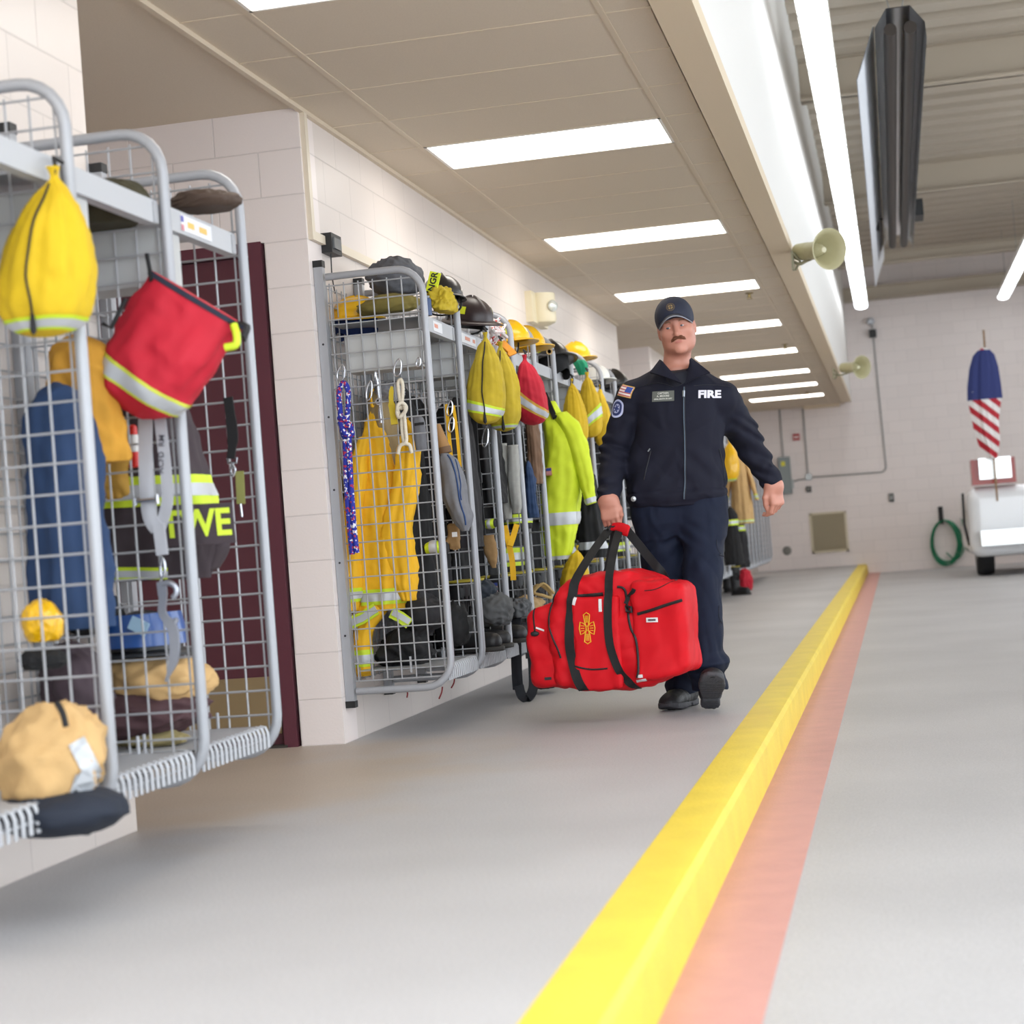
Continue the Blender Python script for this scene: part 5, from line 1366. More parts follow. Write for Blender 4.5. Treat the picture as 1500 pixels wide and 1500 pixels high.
# hi-vis lime coat hung outside a post
t = thing('hi_vis_coat', 'hi-vis lime coat with white bands hung on the outside of the racks', 'coat', (-1.968, 10.600, 1.647))
lf = Loft([(-1.963, 10.600, 1.655) + (.02, .03), (-1.954, 10.600, 1.555) + (.085, .07), (-1.917, 10.600, 1.396) + (.13, .11), (-1.924, 10.600, 1.192) + (.145, .13), (-1.958, 10.600, 0.970) + (.135, .12), (-1.985, 10.600, 0.787) + (.098, .10), (-1.988, 10.600, 0.706) + (.075, .07)], fold=.09, nf=5, fgrow=1, seed=41, wr=.010, ws=7)
lf.build('coat_body', mHv, t); lf.band(.655, .715, mSil, t, 'reflective_stripe', .005); lf.band(.93, .995, mSil, t, 'hem_stripe', .004)
lf = Loft([(-1.904, 10.560, 1.573) + (.05, .06), (-1.820, 10.540, 1.426) + (.066, .07), (-1.779, 10.540, 1.219) + (.058, .06), (-1.761, 10.540, 1.088) + (.045, .05), (-1.753, 10.540, 1.022) + (.034, .04)], nu=36, nv=36, ax=(1, 0, .25), fold=.06, nf=4, seed=42, wr=.008, ws=9)
so = lf.build('sleeve', mHv, t); lf.band(.84, .97, mSil, so, 'cuff_stripe', .004)
MB().strap(smooth_path([Vector((-1.993, 10.600, 1.702)), Vector((-1.956, 10.550, 1.618)), Vector((-1.923, 10.500, 1.547))], 4), (1, 0, 0), .03, .02).build('collar', mDk, t)
c = Vector((-1.976, 10.450, 1.230)); 
for dx, dz, w_, h_, m_ in ((0, 0, .036, .048, mat('patch gold', 'B98A4A', .6)), (0, -.008, .030, .022, mat('patch pale red', 'C08484', .6)), (0, .012, .030, .016, mat('flag patch blue', '2F3F86', .6))):
    MB().obox(c + Vector((dx, -.004 if m_ is not MATS['patch gold'] else 0, dz)), (w_, .006, h_)).build('flag_patch', m_, t, False)
coat('black coat with silver bands just behind the lime coat sleeve', (-1.882, 11.200, 1.244), .10, .55, .10, mDk, seed=44, stripes=((.74, .80),), trim=mSil, sleeve=False)
# coats in the near racks
t = thing('turnout_coat', 'dark brown near turnout coat with lime trim and yellow letters', 'coat', (-2.177, 5.100, 1.393))
lf = Loft([(-2.167, 5.100, 1.433) + (.05, .04), (-2.169, 5.100, 1.351) + (.10, .08), (-2.174, 5.100, 1.227) + (.15, .12), (-2.180, 5.100, 1.062) + (.19, .13), (-2.191, 5.100, 0.897) + (.212, .12), (-2.204, 5.100, 0.795) + (.195, .08)], nu=70, nv=60, ax=(1, 0, -.03), fold=.07, nf=5, fgrow=1, seed=51, wr=.012, ws=6)
lf.build('coat_body', mBr, t)
lf.band(.55, .655, mLime, t, 'trim_band', .004, u0=.62, u1=1.05); lf.band(.58, .625, mSil, t, 'reflective_stripe', .006, u0=.62, u1=1.05)
lf.band(.90, .985, mLime, t, 'hem_band', .004, u0=.50, u1=.82, slant=.02); lf.band(.92, .965, mSil, t, 'reflective_stripe', .006, u0=.50, u1=.82, slant=.02)
pc_ = Vector((-1.974, 4.930, 0.947)); pr_ = Vector((.95, .31, -.02)).normalized(); pu_ = Vector((-.03, 0, 1)).normalized(); pn_ = pr_.cross(pu_)
pm_ = Matrix((pr_, -pn_, pu_)).transposed()
pan_ = MB().obox(pc_, (.20, .012, .118), pm_).build('letter_panel', mBr, t, False)
text_mb('TWE', .108, pc_ + pn_ * .008 + pr_ * -.008, pr_, pu_, .86, bold=.003).build('coat_lettering', mLime, pan_)
lf = Loft([(-2.053, 5.120, 0.907) + (.10, .06), (-2.040, 5.120, 0.861) + (.085, .06), (-2.044, 5.120, 0.807) + (.05, .05)], nu=30, nv=20, ax=(1, 0, .25), fold=.05, seed=52, wr=.008, ws=8); lf.build('pocket_flap', mBr, t)
t = coat('blue coverall hung in the near rack at the left picture edge', (-2.153, 4.450, 1.344), .12, .66, .09, mNavy, seed=53, stripes=(), sleeve=False, name='coverall', cat='coverall', taper=.75)
t = coat('mustard coat behind the blue coverall in the near rack', (-2.168, 4.620, 1.490), .13, .36, .08, mat('mustard cloth', 'C08B2C', .85, var=.25, vscale=9, weave=.4), seed=54, stripes=(), sleeve=False, taper=.7)
# tan glove
def glove_sdf(c, s=1.):
    c = A(c)
    def f(P):
        q = (P - c.astype(np.float32)) / s
        d = rbox(q, (0, 0, .02), (.058, .03, .085), .028); d = smin(d, rbox(q, (0, 0, -.075), (.05, .028, .05), .026), .02)
        for i, x in enumerate((-.036, -.012, .012, .036)): d = smin(d, seg(q, (x, 0, -.09), (x * 1.05, .0, -.135 - .012 * (1 - abs(i - 1.5))), .016, .015), .006)
        d = smin(d, seg(q, (-.04, -.01, -.02), (-.075, -.02, -.075), .02, .016), .02)
        return (d + .004 * wrinkle(P, 61, 16, 6)) * s
    return f
gc = A((-2.253, 4.980, 1.188))
t = thing('work_glove', 'tan leather glove hanging behind mesh in the near rack', 'glove', tuple(gc))
sdf_obj('glove_body', glove_sdf(gc, .95), gc - .22, gc + .22, .006, mMu, t, .03)
MB().strap([Vector(gc) + Vector((-.055, -.028, .05)), Vector(gc) + Vector((0, -.033, .05)), Vector(gc) + Vector((.055, -.028, .05))], (0, 0, 1), .02, .004).build('wrist_strap', mKh, t)

# ---------------------------------------------------------------- helmets
def helmet(label, c, yaw, m, s=1., brim=.04, shield=None, visor=None, patch=None, group=None, pitch=0., flap=None, visz=0.):
    t = thing('fire_helmet', label, 'helmet', tuple(c), group); R_ = Matrix.Rotation(yaw, 3, 'Z') @ Matrix.Rotation(pitch, 3, 'Y'); C_ = Vector(c)
    W = lambda p: tuple(C_ + R_ @ (Vector(p) * s)); P = []
    for a in np.linspace(0, 2 * PI, 40, endpoint=False):
        rdg = .004 * max(0, math.cos(4 * a)) ** 6
        P.append([W(((.135 * math.cos(b_) + rdg) * math.cos(a), (.105 * math.cos(b_) + rdg) * math.sin(a), .115 * math.sin(b_) ** .9 + .012 * math.exp(-(math.sin(a) / .16) ** 2) * math.sin(b_) ** 2)) for b_ in np.linspace(0, PI / 2 - .02, 14)])
    MB().grid(A(P), cu=True, cap1=True).build('shell', m, t, angle=0)
    P = []
    for a in np.linspace(0, 2 * PI, 40, endpoint=False):
        ex = brim * (1 + .6 * max(0, -math.cos(a)))
        P.append([W(((.128 + e * ex) * math.cos(a), (.098 + e * ex) * math.sin(a), .006 - e * (.012 + .012 * math.sin(a) ** 2) + dz)) for e, dz in ((0, 0), (.5, 0), (1, 0), (1, -.006), (.5, -.006), (0, -.006))])
    MB().grid(A(P), cu=True).build('brim', m, t, angle=0)
    if shield:
        mb = MB(); mb.add([W(q) for q in ((.128, -.03, .02), (.128, .03, .02), (.122, .042, .09), (.112, .02, .125), (.112, -.02, .125), (.122, -.042, .09))], [(0, 1, 2, 3, 4, 5)]); mb.add([W(q) for q in ((.122, -.03, .02), (.122, .03, .02), (.116, .042, .09), (.106, .02, .125), (.106, -.02, .125), (.116, -.042, .09))], [(5, 4, 3, 2, 1, 0)])
        mb.build('front_shield', shield, t, False)
    if visor:
        P = [[W((.15 * math.cos(a) * k, .122 * math.sin(a) * k, z + visz)) for z, k in ((.03, 1.0 - visz * .6), (-.02, 1.04), (-.06, 1.0 + visz))] for a in np.linspace(-1.3, 1.3, 20)]
        P = A(P); mb = MB().grid(P); mb.grid(P * 1.0 + A((0, 0, .002))); mb.build('visor', visor, t)
    if patch:
        for a in (-1.9, -1.2, 1.2, 1.9):
            P = [[W(((.1385 * math.cos(b_)) * math.cos(a + da), (.1085 * math.cos(b_)) * math.sin(a + da), .118 * math.sin(b_) ** .9)) for b_ in (.25, .42, .6)] for da in (-.22, -.1, 0, .1, .22)]
            MB().grid(A(P)).build('trim_patch', patch, t)
    if flap:
        P = [[W((.125 * math.cos(a), .10 * math.sin(a), z)) for z in (.0, -.05, -.10 - .02 * math.sin(3 * a))] for a in np.linspace(.5, 2 * PI - .5, 30)]
        P = A(P); mb = MB().grid(P); mb.grid(P * 1.0 + A((0, 0, .003))); mb.build('ear_flap', flap, t)
    MB().tube(smooth_path([W((.02, .1, .0)), W((.03, .09, -.06)), W((.04, .0, -.085)), W((.03, -.09, -.06)), W((.02, -.1, 0))], 5), .005, 6).build('chin_strap', mCord, t)
    return t
helmet('yellow helmet at the back of the corner rack top shelf', (-2.342, 7.950, 1.910), .3, mHelY, .84, .03, flap=mat('blue sweatband', '23386B', .8))
mTag = mat('hi-vis tag', 'D9E31E', .6)
h = helmet('black helmet with lettered lime tag under a yellow cloth', (-1.993, 8.200, 1.998), 2.0, mHelK, .92, .02, patch=None)
c = Vector((-1.986, 8.020, 2.048)); r_ = Vector((.50, 0, .87)); u_ = Vector((-.87, 0, .50))
MB().obox(c, (.052, .008, .092), Matrix.Rotation(math.radians(18), 3, 'Y')).build('name_tag', mTag, h, False)
text_mb('NGR', .042, c + Vector((0, -.0052, 0)), (.31, 0, .95), (-.95, 0, .31), bold=.0012).build('tag_lettering', mCord, h)
helmet('black and maroon helmet upside down beside the lettered one', (-1.959, 8.620, 1.936), 2.4, mat('maroon black shell', '2A1D1E', .4), .95, .045, visor=mHelK, patch=mTag, pitch=-.25)
helmet('yellow helmet on the shelf above the red drawstring bag', (-2.019, 9.800, 1.946), 2.6, mHelY, .95, .04, patch=mTag, shield=mHelK)
helmet('second yellow helmet, in front of the emergency light', (-2.046, 10.350, 1.968), 2.7, mHelY, 1.0, .04, shield=mHelY)
h = helmet('black helmet with yellow crown band and drooping ear flaps', (-2.022, 11.030, 1.943), 2.2, mHelK, 1.05, .045, patch=mTag, flap=mDk, shield=mat('lime shield', 'BFD22E', .5), pitch=.15)
MB().tube(smooth_path([(-2.055, 10.700, 1.960), (-1.977, 10.660, 1.940), (-1.925, 10.660, 1.968)], 5), .006, 6).build('goggle_strap', mGry, h)
MB().lathe([(.02, -.004), (.02, .004), (.012, .004), (.012, -.004)], Vector((-1.951, 10.640, 1.957)), (0, -1, 0), 14).build('strap_ring', mSteel, h)
helmet('white helmet on the shelf past the green scarf', (-2.041, 12.870, 1.960), 2.3, mHelW, .95, .04, shield=mHelK)
helmet('black helmet nearest the person on the top shelves', (-2.013, 13.490, 1.952), 2.5, mHelK, 1.05, .05, patch=mTag, visor=mGry)
helmet('yellow helmet half hidden behind the green scarf', (-2.075, 12.260, 2.070), 2.6, mHelY, .9, .04)
h = helmet('black helmet with raised blue visor on the near rack floor', (-2.238, 5.080, 0.587), -1.2, mat('near black shell', '23262B', .4), 1.05, .05, patch=None, visor=mat('blue visor', '1E4A8C', .3, coat=.3), visz=.075)
MB().obox(Vector((-2.172, 4.900, 0.666)), (.058, .004, .04), Matrix.Rotation(.5, 3, 'Y')).build('visor_label', mat('pale blue label', '9FC0D8', .5), h, False)

# ---------------------------------------------------------------- soft bundles
def bundle(name, label, cat, c, r, m, seed, amp=.12, _k=1.6, group=None, flat=.7, wr=.05, sc=3.5, extra=None):
    t = thing(name, label, cat, tuple(c), group)
    lump(c, r, m, 'cloth', t, seed, amp * _k, sc, flat, 72, None, wr * 1.3)
    return t
bundle('backpack', 'dark grey backpack on top of the corner rack', 'backpack', (-2.169, 8.020, 2.077), (.125, .14, .10), mat('grey backpack cloth', '55565B', .85, var=.2, vscale=20, weave=.4), 71, .10)
bundle('canvas_pouch', 'olive canvas pouch beside the yellow helmet', 'pouch', (-2.175, 7.820, 1.935), (.15, .07, .05), mOlive, 72, .14)
bundle('yellow_hood', 'yellow cloth hood draped off the shelf below the lettered tag', 'hood', (-1.964, 8.050, 1.961), (.062, .10, .072), mY2, 73, .22, wr=.10, sc=3)
bundle('cloth_roll', 'grey rolled hose strap behind the white rope knot', 'strap roll', (-2.216, 7.950, 1.555), (.07, .06, .055), mat('pale grey webbing', '97979B', .8, weave=.4), 74, .06, wr=.08, sc=7)
bundle('turnout_trousers', 'black folded turnout trousers on the corner rack floor', 'trousers', (-2.238, 7.950, 0.376), (.15, .20, .105), mDk, 75, .14, wr=.06)
bundle('turnout_coat', 'charcoal folded coat above the black folded trousers', 'coat', (-2.156, 8.000, 0.515), (.11, .18, .12), mCh, 76, .16, wr=.06)
bundle('gear_bag', 'dark gear bag with pale tags on the second rack floor', 'bag', (-2.087, 8.300, 0.445), (.085, .15, .12), mDk, 77, .10)
bundle('mesh_bag', 'grey mesh bag slumped against the third post', 'bag', (-1.985, 8.720, 0.490), (.10, .13, .095), mat('grey mesh cloth', '4C4D4E', .8, var=.15, vscale=30, weave=.4), 78, .14, wr=.06)
bundle('equipment_bag', 'dark blue black bag above the grey mesh bag', 'bag', (-2.049, 8.700, 0.587), (.12, .15, .075), mat('blue black cloth', '1E2631', .8, weave=.4), 79, .12)
bundle('hose_pack', 'grey curled pack strapped beside the red duffel', 'pack', (-1.986, 9.350, 0.482), (.085, .16, .07), mat('grey pack cloth', '424447', .7, var=.2, vscale=20), 80, .15, wr=.06)
bundle('turnout_coat', 'tan folded turnout coat on the near rack floor', 'coat', (-2.184, 5.060, 0.487), (.17, .17, .10), mTan, 81, .12, wr=.06)
bundle('turnout_trousers', 'dark maroon trousers under the tan folded coat', 'trousers', (-2.229, 5.040, 0.394), (.20, .18, .085), mat('dark maroon cloth', '4A3135', .85, var=.2, weave=.4), 82, .14, wr=.06)
bundle('canvas_roll', 'pale olive canvas roll at the bottom of the near rack', 'roll', (-2.194, 4.950, 0.333), (.14, .06, .03), mat('pale olive cloth', '8F8258', .85, var=.2, weave=.4), 83, .08)
bundle('dark_hood', 'black hood lying beside the blue-lined helmet', 'hood', (-2.351, 5.000, 0.696), (.09, .10, .07), mDk, 84, .14)
bundle('gear_bundle', 'dark maroon bundle with lime trim behind the near post', 'bundle', (-2.235, 4.600, 0.513), (.11, .14, .13), mat('dark plum cloth', '3E3138', .85, var=.2, weave=.4), 85, .14, wr=.06)
bundle('gear_heap', 'dark gear with yellow patches on the near rack top shelf', 'gear', (-2.123, 4.750, 1.852), (.14, .13, .075), mat('black olive cloth', '3A3622', .85, var=.5, vscale=14, weave=.4), 86, .15)
bundle('leather_hood', 'brown leather hood on the shelf of the rack by the door', 'hood', (-1.985, 5.150, 1.932), (.12, .09, .04), mat('brown leather', '4A3A30', .7, var=.2, bump=.3), 87, .15)
bundle('yellow_bag_bundle', 'yellow bundle low at the left picture edge', 'bundle', (-2.138, 4.250, 0.712), (.052, .06, .068), mHelY, 88, .08)
bundle('black_bundle', 'black bundle under the yellow one at the left edge', 'bundle', (-2.145, 4.250, 0.618), (.06, .07, .035), mDk, 89, .1)
# tan bundle at the lower left
t = bundle('turnout_coat_bundle', 'large near tan coat bundle with silver tape at the lower left', 'coat', (-2.014, 4.000, 0.374), (.15, .15, .15), mTan, 90, .10, wr=.06, flat=.75)
bt = bvh_of(t.children[0])
for a, w_ in ((((-1.880, 3.850, 0.446), (-1.825, 3.850, 0.326)), .045), (((-1.902, 3.850, 0.335), (-1.827, 3.850, 0.301)), .075)):
    p = [Vector(a[0]).lerp(Vector(a[1]), k) for k in np.linspace(0, 1, 14)]
    d_ = (Vector(a[1]) - Vector(a[0])).normalized(); s_ = d_.cross(Vector((0, 1, 0))).normalized()
    G_ = []
    for q in p:
        row = []
        for e in np.linspace(-.5, .5, 7):
            o_ = q + s_ * w_ * e; h = bt.ray_cast(o_ - (o_ - Vector((0, 0, .82))) * .1, (o_ - Vector((0, 0, .82))).normalized()); hp = h[0] if h[0] else bt.find_nearest(o_)[0]; row.append(tuple(hp + (Vector((0, 0, .82)) - hp).normalized() * .006))
        G_.append(row)
    MB().grid(A(G_)).build('silver_tape', mSil, t)
lump((-1.986, 3.970, 0.270), (.165, .15, .062), mat('navy trim cloth', '1B2230', .8, weave=.4), 'navy_hem', t, 91, .10, 4, .8, 44, None, .05)
MB().tube(smooth_path([(-1.926, 3.860, 0.534), (-1.909, 3.850, 0.511), (-1.903, 3.850, 0.479)], 5), .008, 6).build('black_cord', mCord, t)

# ---------------------------------------------------------------- ropes, clips and tools on the mesh
def rope_mat(name, base, f1, f2):
    m = bpy.data.materials.new(name); m.use_nodes = True; nt = m.node_tree; N = nt.nodes; L = nt.links; b = N['Principled BSDF']; b.inputs['Roughness'].default_value = .75
    tc = N.new('ShaderNodeTexCoord'); prev = None
    for sc, th, col in ((115, .84, f1), (125, .86, f2)):
        n = N.new('ShaderNodeTexVoronoi'); n.inputs['Scale'].default_value = sc; L.new(tc.outputs['Object'], n.inputs['Vector'])
        sp = N.new('ShaderNodeSeparateColor'); L.new(n.outputs['Color'], sp.inputs[0])
        g = N.new('ShaderNodeMath'); g.operation = 'GREATER_THAN'; g.inputs[1].default_value = th; L.new(sp.outputs[0 if prev is None else 1], g.inputs[0])
        mx = N.new('ShaderNodeMix'); mx.data_type = 'RGBA'; L.new(g.outputs[0], mx.inputs['Factor']); mx.inputs['B'].default_value = (*lin(col), 1)
        if prev is None: mx.inputs['A'].default_value = (*lin(base), 1)
        else: L.new(prev, mx.inputs['A'])
        prev = mx.outputs['Result']
    L.new(prev, b.inputs['Base Color']); return m
mRope = rope_mat('blue flecked rope', '1D2C9A', 'E4E4EA', 'B02A4A')
yr = 7.645
t = thing('rope', 'blue flecked rope knotted on the corner rack mesh', 'rope', (-2.337, 7.645, 1.591))
mb = MB()
mb.tube(smooth_path([(-2.353, 7.645, 1.350), (-2.362, 7.645, 1.472), (-2.359, 7.645, 1.554), (-2.337, 7.645, 1.588), (-2.318, 7.645, 1.550), (-2.329, 7.645, 1.454), (-2.349, 7.645, 1.356)], 6), .0125, 8)
mb.build('rope_loop', mRope, t)
MB().tube(smooth_path([(-2.368, 7.645, 1.437), (-2.329, 7.625, 1.417), (-2.315, 7.630, 1.370), (-2.348, 7.650, 1.350), (-2.352, 7.630, 1.386), (-2.316, 7.620, 1.400), (-2.316, 7.640, 1.356), (-2.341, 7.620, 1.366), (-2.359, 7.630, 1.417)], 6), .014, 8).build('rope_knot', mRope, t)
MB().tube(smooth_path([(-2.346, 7.645, 1.362), (-2.351, 7.645, 1.289), (-2.359, 7.645, 1.108), (-2.358, 7.645, 0.926), (-2.356, 7.645, 0.829)], 6), .0125, 8).build('rope_tail', mRope, t)
MB().tube(smooth_path([(-2.328, 7.640, 1.360), (-2.332, 7.640, 1.273), (-2.336, 7.640, 1.106), (-2.336, 7.640, 0.940), (-2.332, 7.640, 0.834)], 6), .0125, 8).build('rope_tail', mRope, t)
def carabiner(label, c, h=.07, w=.036, group='steel carabiners on the rack meshes', tilt=.2):
    t = thing('carabiner', label, 'carabiner', tuple(c), group); C_ = Vector(c)
    P = [C_ + Vector((w / 2 * math.cos(a) * (1 - .25 * math.sin(a)) + tilt * h / 2 * math.sin(a), 0, h / 2 * math.sin(a))) for a in np.linspace(0, 2 * PI, 17)[:-1]]
    MB().tube(P, .0034, 7, True).build('carabiner_body', mSteel, t)
    MB().tube([C_ + Vector((w * .42 - tilt * h * .15, -.003, -h * .3)), C_ + Vector((w * .5 + tilt * h * .11, -.003, h * .22))], .0036, 7).build('gate', mSteel, t)
carabiner('steel carabiner holding the blue rope', (-2.342, 7.640, 1.634))
carabiner('steel carabiner above the white rope knot', (-2.081, 7.640, 1.633), .075, .034)
carabiner('steel carabiner above the yellow coat loop', (-2.219, 7.640, 1.544), .085, .026)
carabiner('steel carabiner at the front top of corner mesh', (-1.986, 7.640, 1.648), .04, .02)
mWr = mat('white braided rope', 'CFC6B4', .8, var=.2, vscale=120)
t = thing('rope', 'white braided rope with figure-eight knot on the corner rack mesh', 'rope', (-2.077, 7.640, 1.561))
MB().tube(smooth_path([(-2.077, 7.640, 1.446), (-2.085, 7.640, 1.507), (-2.087, 7.640, 1.562), (-2.073, 7.640, 1.578), (-2.066, 7.640, 1.551), (-2.073, 7.640, 1.491), (-2.089, 7.640, 1.447)], 6), .0085, 8).build('rope_loop', mWr, t)
MB().tube(smooth_path([(-2.076, 7.640, 1.458), (-2.095, 7.625, 1.447), (-2.090, 7.620, 1.413), (-2.063, 7.620, 1.429), (-2.055, 7.630, 1.456), (-2.072, 7.620, 1.475), (-2.091, 7.615, 1.458), (-2.087, 7.635, 1.420), (-2.055, 7.615, 1.440), (-2.072, 7.640, 1.470)], 6), .0085, 8).build('rope_knot', mWr, t)
MB().tube(smooth_path([(-2.082, 7.640, 1.423), (-2.084, 7.640, 1.357), (-2.076, 7.630, 1.301), (-2.053, 7.630, 1.287), (-2.046, 7.630, 1.251)], 6), .0085, 8).build('rope_tail', mWr, t)
MB().tube(smooth_path([(-2.068, 7.635, 1.427), (-2.067, 7.635, 1.355), (-2.064, 7.620, 1.303), (-2.093, 7.620, 1.287), (-2.105, 7.620, 1.252)], 6), .0085, 8).build('rope_tail', mWr, t)
t = thing('yellow_strap', 'limp yellow strap hung on the corner mesh beside white rope', 'strap', (-2.119, 7.650, 1.541))
MB().strap(smooth_path([(-2.118, 7.650, 1.553), (-2.126, 7.650, 1.497), (-2.120, 7.645, 1.435), (-2.116, 7.640, 1.384)], 5), (1, .2, 0), [.012] * 2 + [.02] * 5 + [.03] * 9, .012).build('strap_webbing', mY2, t)
t = thing('wrench', 'steel spanner wrench hung behind the corner rack mesh', 'wrench', (-2.192, 7.690, 1.605))
MB().tube(smooth_path([(-2.198, 7.690, 1.609), (-2.194, 7.690, 1.575), (-2.191, 7.690, 1.490), (-2.189, 7.690, 1.399)], 5), [.009] * 4 + [.0065] * 8 + [.011] * 4, 8).build('wrench_shank', mSteel, t)
MB().lathe([(.016, -.006), (.016, .006), (.009, .006), (.009, -.006)], Vector((-2.191, 7.680, 1.495)), (0, -1, 0), 14).build('wrench_eye', mSteel, t)
MB().tube(smooth_path([(-2.201, 7.690, 1.603), (-2.196, 7.690, 1.627), (-2.184, 7.690, 1.617)], 5), .008, 7).build('wrench_hook', mSteel, t)
t = thing('work_glove', 'grey rolled glove tucked inside the corner rack front', 'glove', (-2.037, 7.750, 1.342))
Loft([(-2.048, 7.780, 1.421) + (.02, .02), (-2.044, 7.780, 1.396) + (.034, .03), (-2.041, 7.780, 1.313) + (.032, .03), (-2.038, 7.780, 1.267) + (.026, .025)], nu=26, nv=24, fold=.05, seed=95, wr=.004, ws=14).build('glove_body', mGry, t)
MB().strap([(-2.054, 7.745, 1.383), (-2.032, 7.742, 1.384), (-2.010, 7.745, 1.385)], (0, 0, 1), .012, .003).build('glove_cuff', mCord, t)
# grey hood between the first two posts
t = thing('knit_hood', 'grey knit hood with blue seams between the first two posts', 'hood', (-2.001, 8.050, 1.248))
lf = Loft([(-2.003, 8.050, 1.261) + (.02, .02), (-1.987, 8.050, 1.222) + (.05, .05), (-1.971, 8.050, 1.129) + (.072, .06), (-1.966, 8.050, 1.034) + (.068, .06), (-1.946, 8.050, 0.960) + (.055, .05), (-1.935, 8.050, 0.896) + (.022, .02)], nu=44, nv=40, fold=.06, nf=4, seed=96, wr=.007, ws=9); lf.build('hood_cloth', mGry, t)
MB().tube(smooth_path([lf.at(.42, v)[0] + lf.at(.42, v)[1] * .002 for v in np.linspace(.1, .9, 9)], 4), .004, 5).build('blue_seam', mat('blue seam', '24406E', .8), t)
MB().tube(smooth_path([lf.at(.34 + .16 * (v - .2), v)[0] + lf.at(.34 + .16 * (v - .2), v)[1] * .002 for v in np.linspace(.2, .6, 6)], 4), .003, 5).build('blue_seam', MATS['blue seam'], t)
t = thing('work_glove', 'tan leather glove with white tag below the grey hood', 'glove', (-2.016, 8.150, 0.879))
gc = A((-2.012, 8.150, 0.886)); sdf_obj('glove_body', glove_sdf(gc, .48), gc - .12, gc + .12, .004, mat('tan hide', '8F7048', .85, var=.2, bump=.2), t, .02)
MB().obox(Vector((-1.992, 8.080, 0.885)), (.024, .004, .022)).build('glove_tag', mat('white tag', 'DADADA', .5), t, False)
# straps in the near racks
mWeb = mat('grey webbing', 'A9AAB0', .75, var=.12, weave=.4, wscale=600)
ys = 4.735
t = thing('tool_strap', 'grey marked webbing strap with buckle hung outside the near mesh', 'strap', (-2.006, 4.735, 1.274))
MB().strap(smooth_path([(-2.025, 4.735, 1.352), (-2.034, 4.735, 1.238), (-2.044, 4.735, 1.084), (-2.042, 4.735, 0.979), (-2.022, 4.735, 0.939)], 6), (1, 0, 0), .042, .003).build('webbing', mWeb, t)
sp_ = smooth_path([(-1.996, 4.740, 1.350), (-1.991, 4.740, 1.234), (-1.985, 4.740, 1.099), (-1.988, 4.740, 1.013), (-2.016, 4.740, 0.938)], 6)
MB().strap(sp_, (1, 0, 0), .034, .003).build('webbing', mWeb, t)
MB().strap(smooth_path([(-2.015, 4.730, 0.952), (-2.012, 4.730, 0.909), (-2.010, 4.730, 0.865)], 5), (1, 0, 0), .034, .008).build('webbing_end', mWeb, t)
MB().tube([Vector((-2.044, 4.725, 1.021)) + Vector(d) for d in ((-.033, 0, -.012), (-.033, 0, .012), (-.026, 0, 0), (.026, 0, 0), (.033, 0, .012), (.033, 0, -.012))], .006, 7).build('strap_buckle', mSteel, t)
text_mb('ACFD  RM', .024, (-1.992, 4.732, 1.147), (.11, 0, 1), (-1, 0, .11), bold=.0004).build('strap_marking', mat('pen ink', '55545C', .8), t)
MB().tube(smooth_path([(-2.016, 4.730, 0.862), (-2.007, 4.730, 0.847), (-2.007, 4.730, 0.817), (-2.017, 4.730, 0.802), (-2.019, 4.730, 0.829), (-2.014, 4.730, 0.856)], 5), .0045, 7).build('snap_hook', mSteel, t)
t = thing('spanner', 'long steel hydrant spanner hung from the grey strap', 'spanner', (-2.013, 4.725, 0.794))
sp_ = smooth_path([(-2.017, 4.725, 0.791), (-2.015, 4.725, 0.747), (-2.020, 4.725, 0.703), (-1.995, 4.725, 0.663), (-1.990, 4.725, 0.621), (-1.998, 4.725, 0.568), (-2.025, 4.725, 0.512)], 6)
MB().strap(sp_, (1, 0, .1), [.026] * 6 + [.022] * 10 + [.028] * 14 + [.026, .022, .018, .012, .008, .006, .004], .010).build('spanner_bar', mat('worn steel', 'A6AAB4', .35, .7), t)
MB().tube(smooth_path([(-2.014, 4.725, 0.783), (-1.993, 4.725, 0.785), (-1.976, 4.725, 0.773), (-1.976, 4.725, 0.754), (-1.987, 4.725, 0.743)], 5), .0085, 8).build('spanner_hook', MATS['worn steel'], t)
MB().tube([Vector((-1.986, 4.725, 0.674)), Vector((-1.979, 4.725, 0.685))], .007, 6).build('spanner_stud', MATS['worn steel'], t)
t = thing('hanging_strap', 'black webbing strap with snap hook on the mesh by the door', 'strap', (-2.014, 5.370, 1.354))
MB().strap(smooth_path([(-2.023, 5.370, 1.350), (-2.019, 5.370, 1.289), (-2.017, 5.370, 1.224), (-2.029, 5.370, 1.156)], 5), (1, 0, 0), [.030] * 6 + [.034] * 6 + [.026] * 4, .008).build('strap_webbing', mCord, t)
MB().tube([Vector((-2.023, 5.365, 1.147)) + Vector(d) for d in ((-.016, 0, .012), (-.014, 0, -.004), (.014, 0, -.004), (.016, 0, .012))], .004, 6).build('strap_bracket', mSteel, t)
MB().tube(smooth_path([(-2.024, 5.365, 1.139), (-2.016, 5.365, 1.121), (-2.025, 5.365, 1.102), (-2.030, 5.365, 1.118), (-2.024, 5.365, 1.136)], 4), .0045, 7).build('snap_hook', mSteel, t)
t = thing('hanging_strap', 'olive webbing strap with wire end on the mesh by the door', 'strap', (-2.001, 5.370, 1.111))
MB().strap([(-2.003, 5.370, 1.115), (-2.004, 5.370, 1.068), (-2.006, 5.370, 1.012)], (1, 0, 0), .027, .006).build('strap_webbing', mat('olive webbing', '8C8C4E', .8, weave=.4), t)
MB().tube(smooth_path([(-2.007, 5.365, 1.012), (-2.006, 5.365, 0.991), (-2.005, 5.365, 0.971)], 4), .004, 6).build('wire_end', mSteel, t)
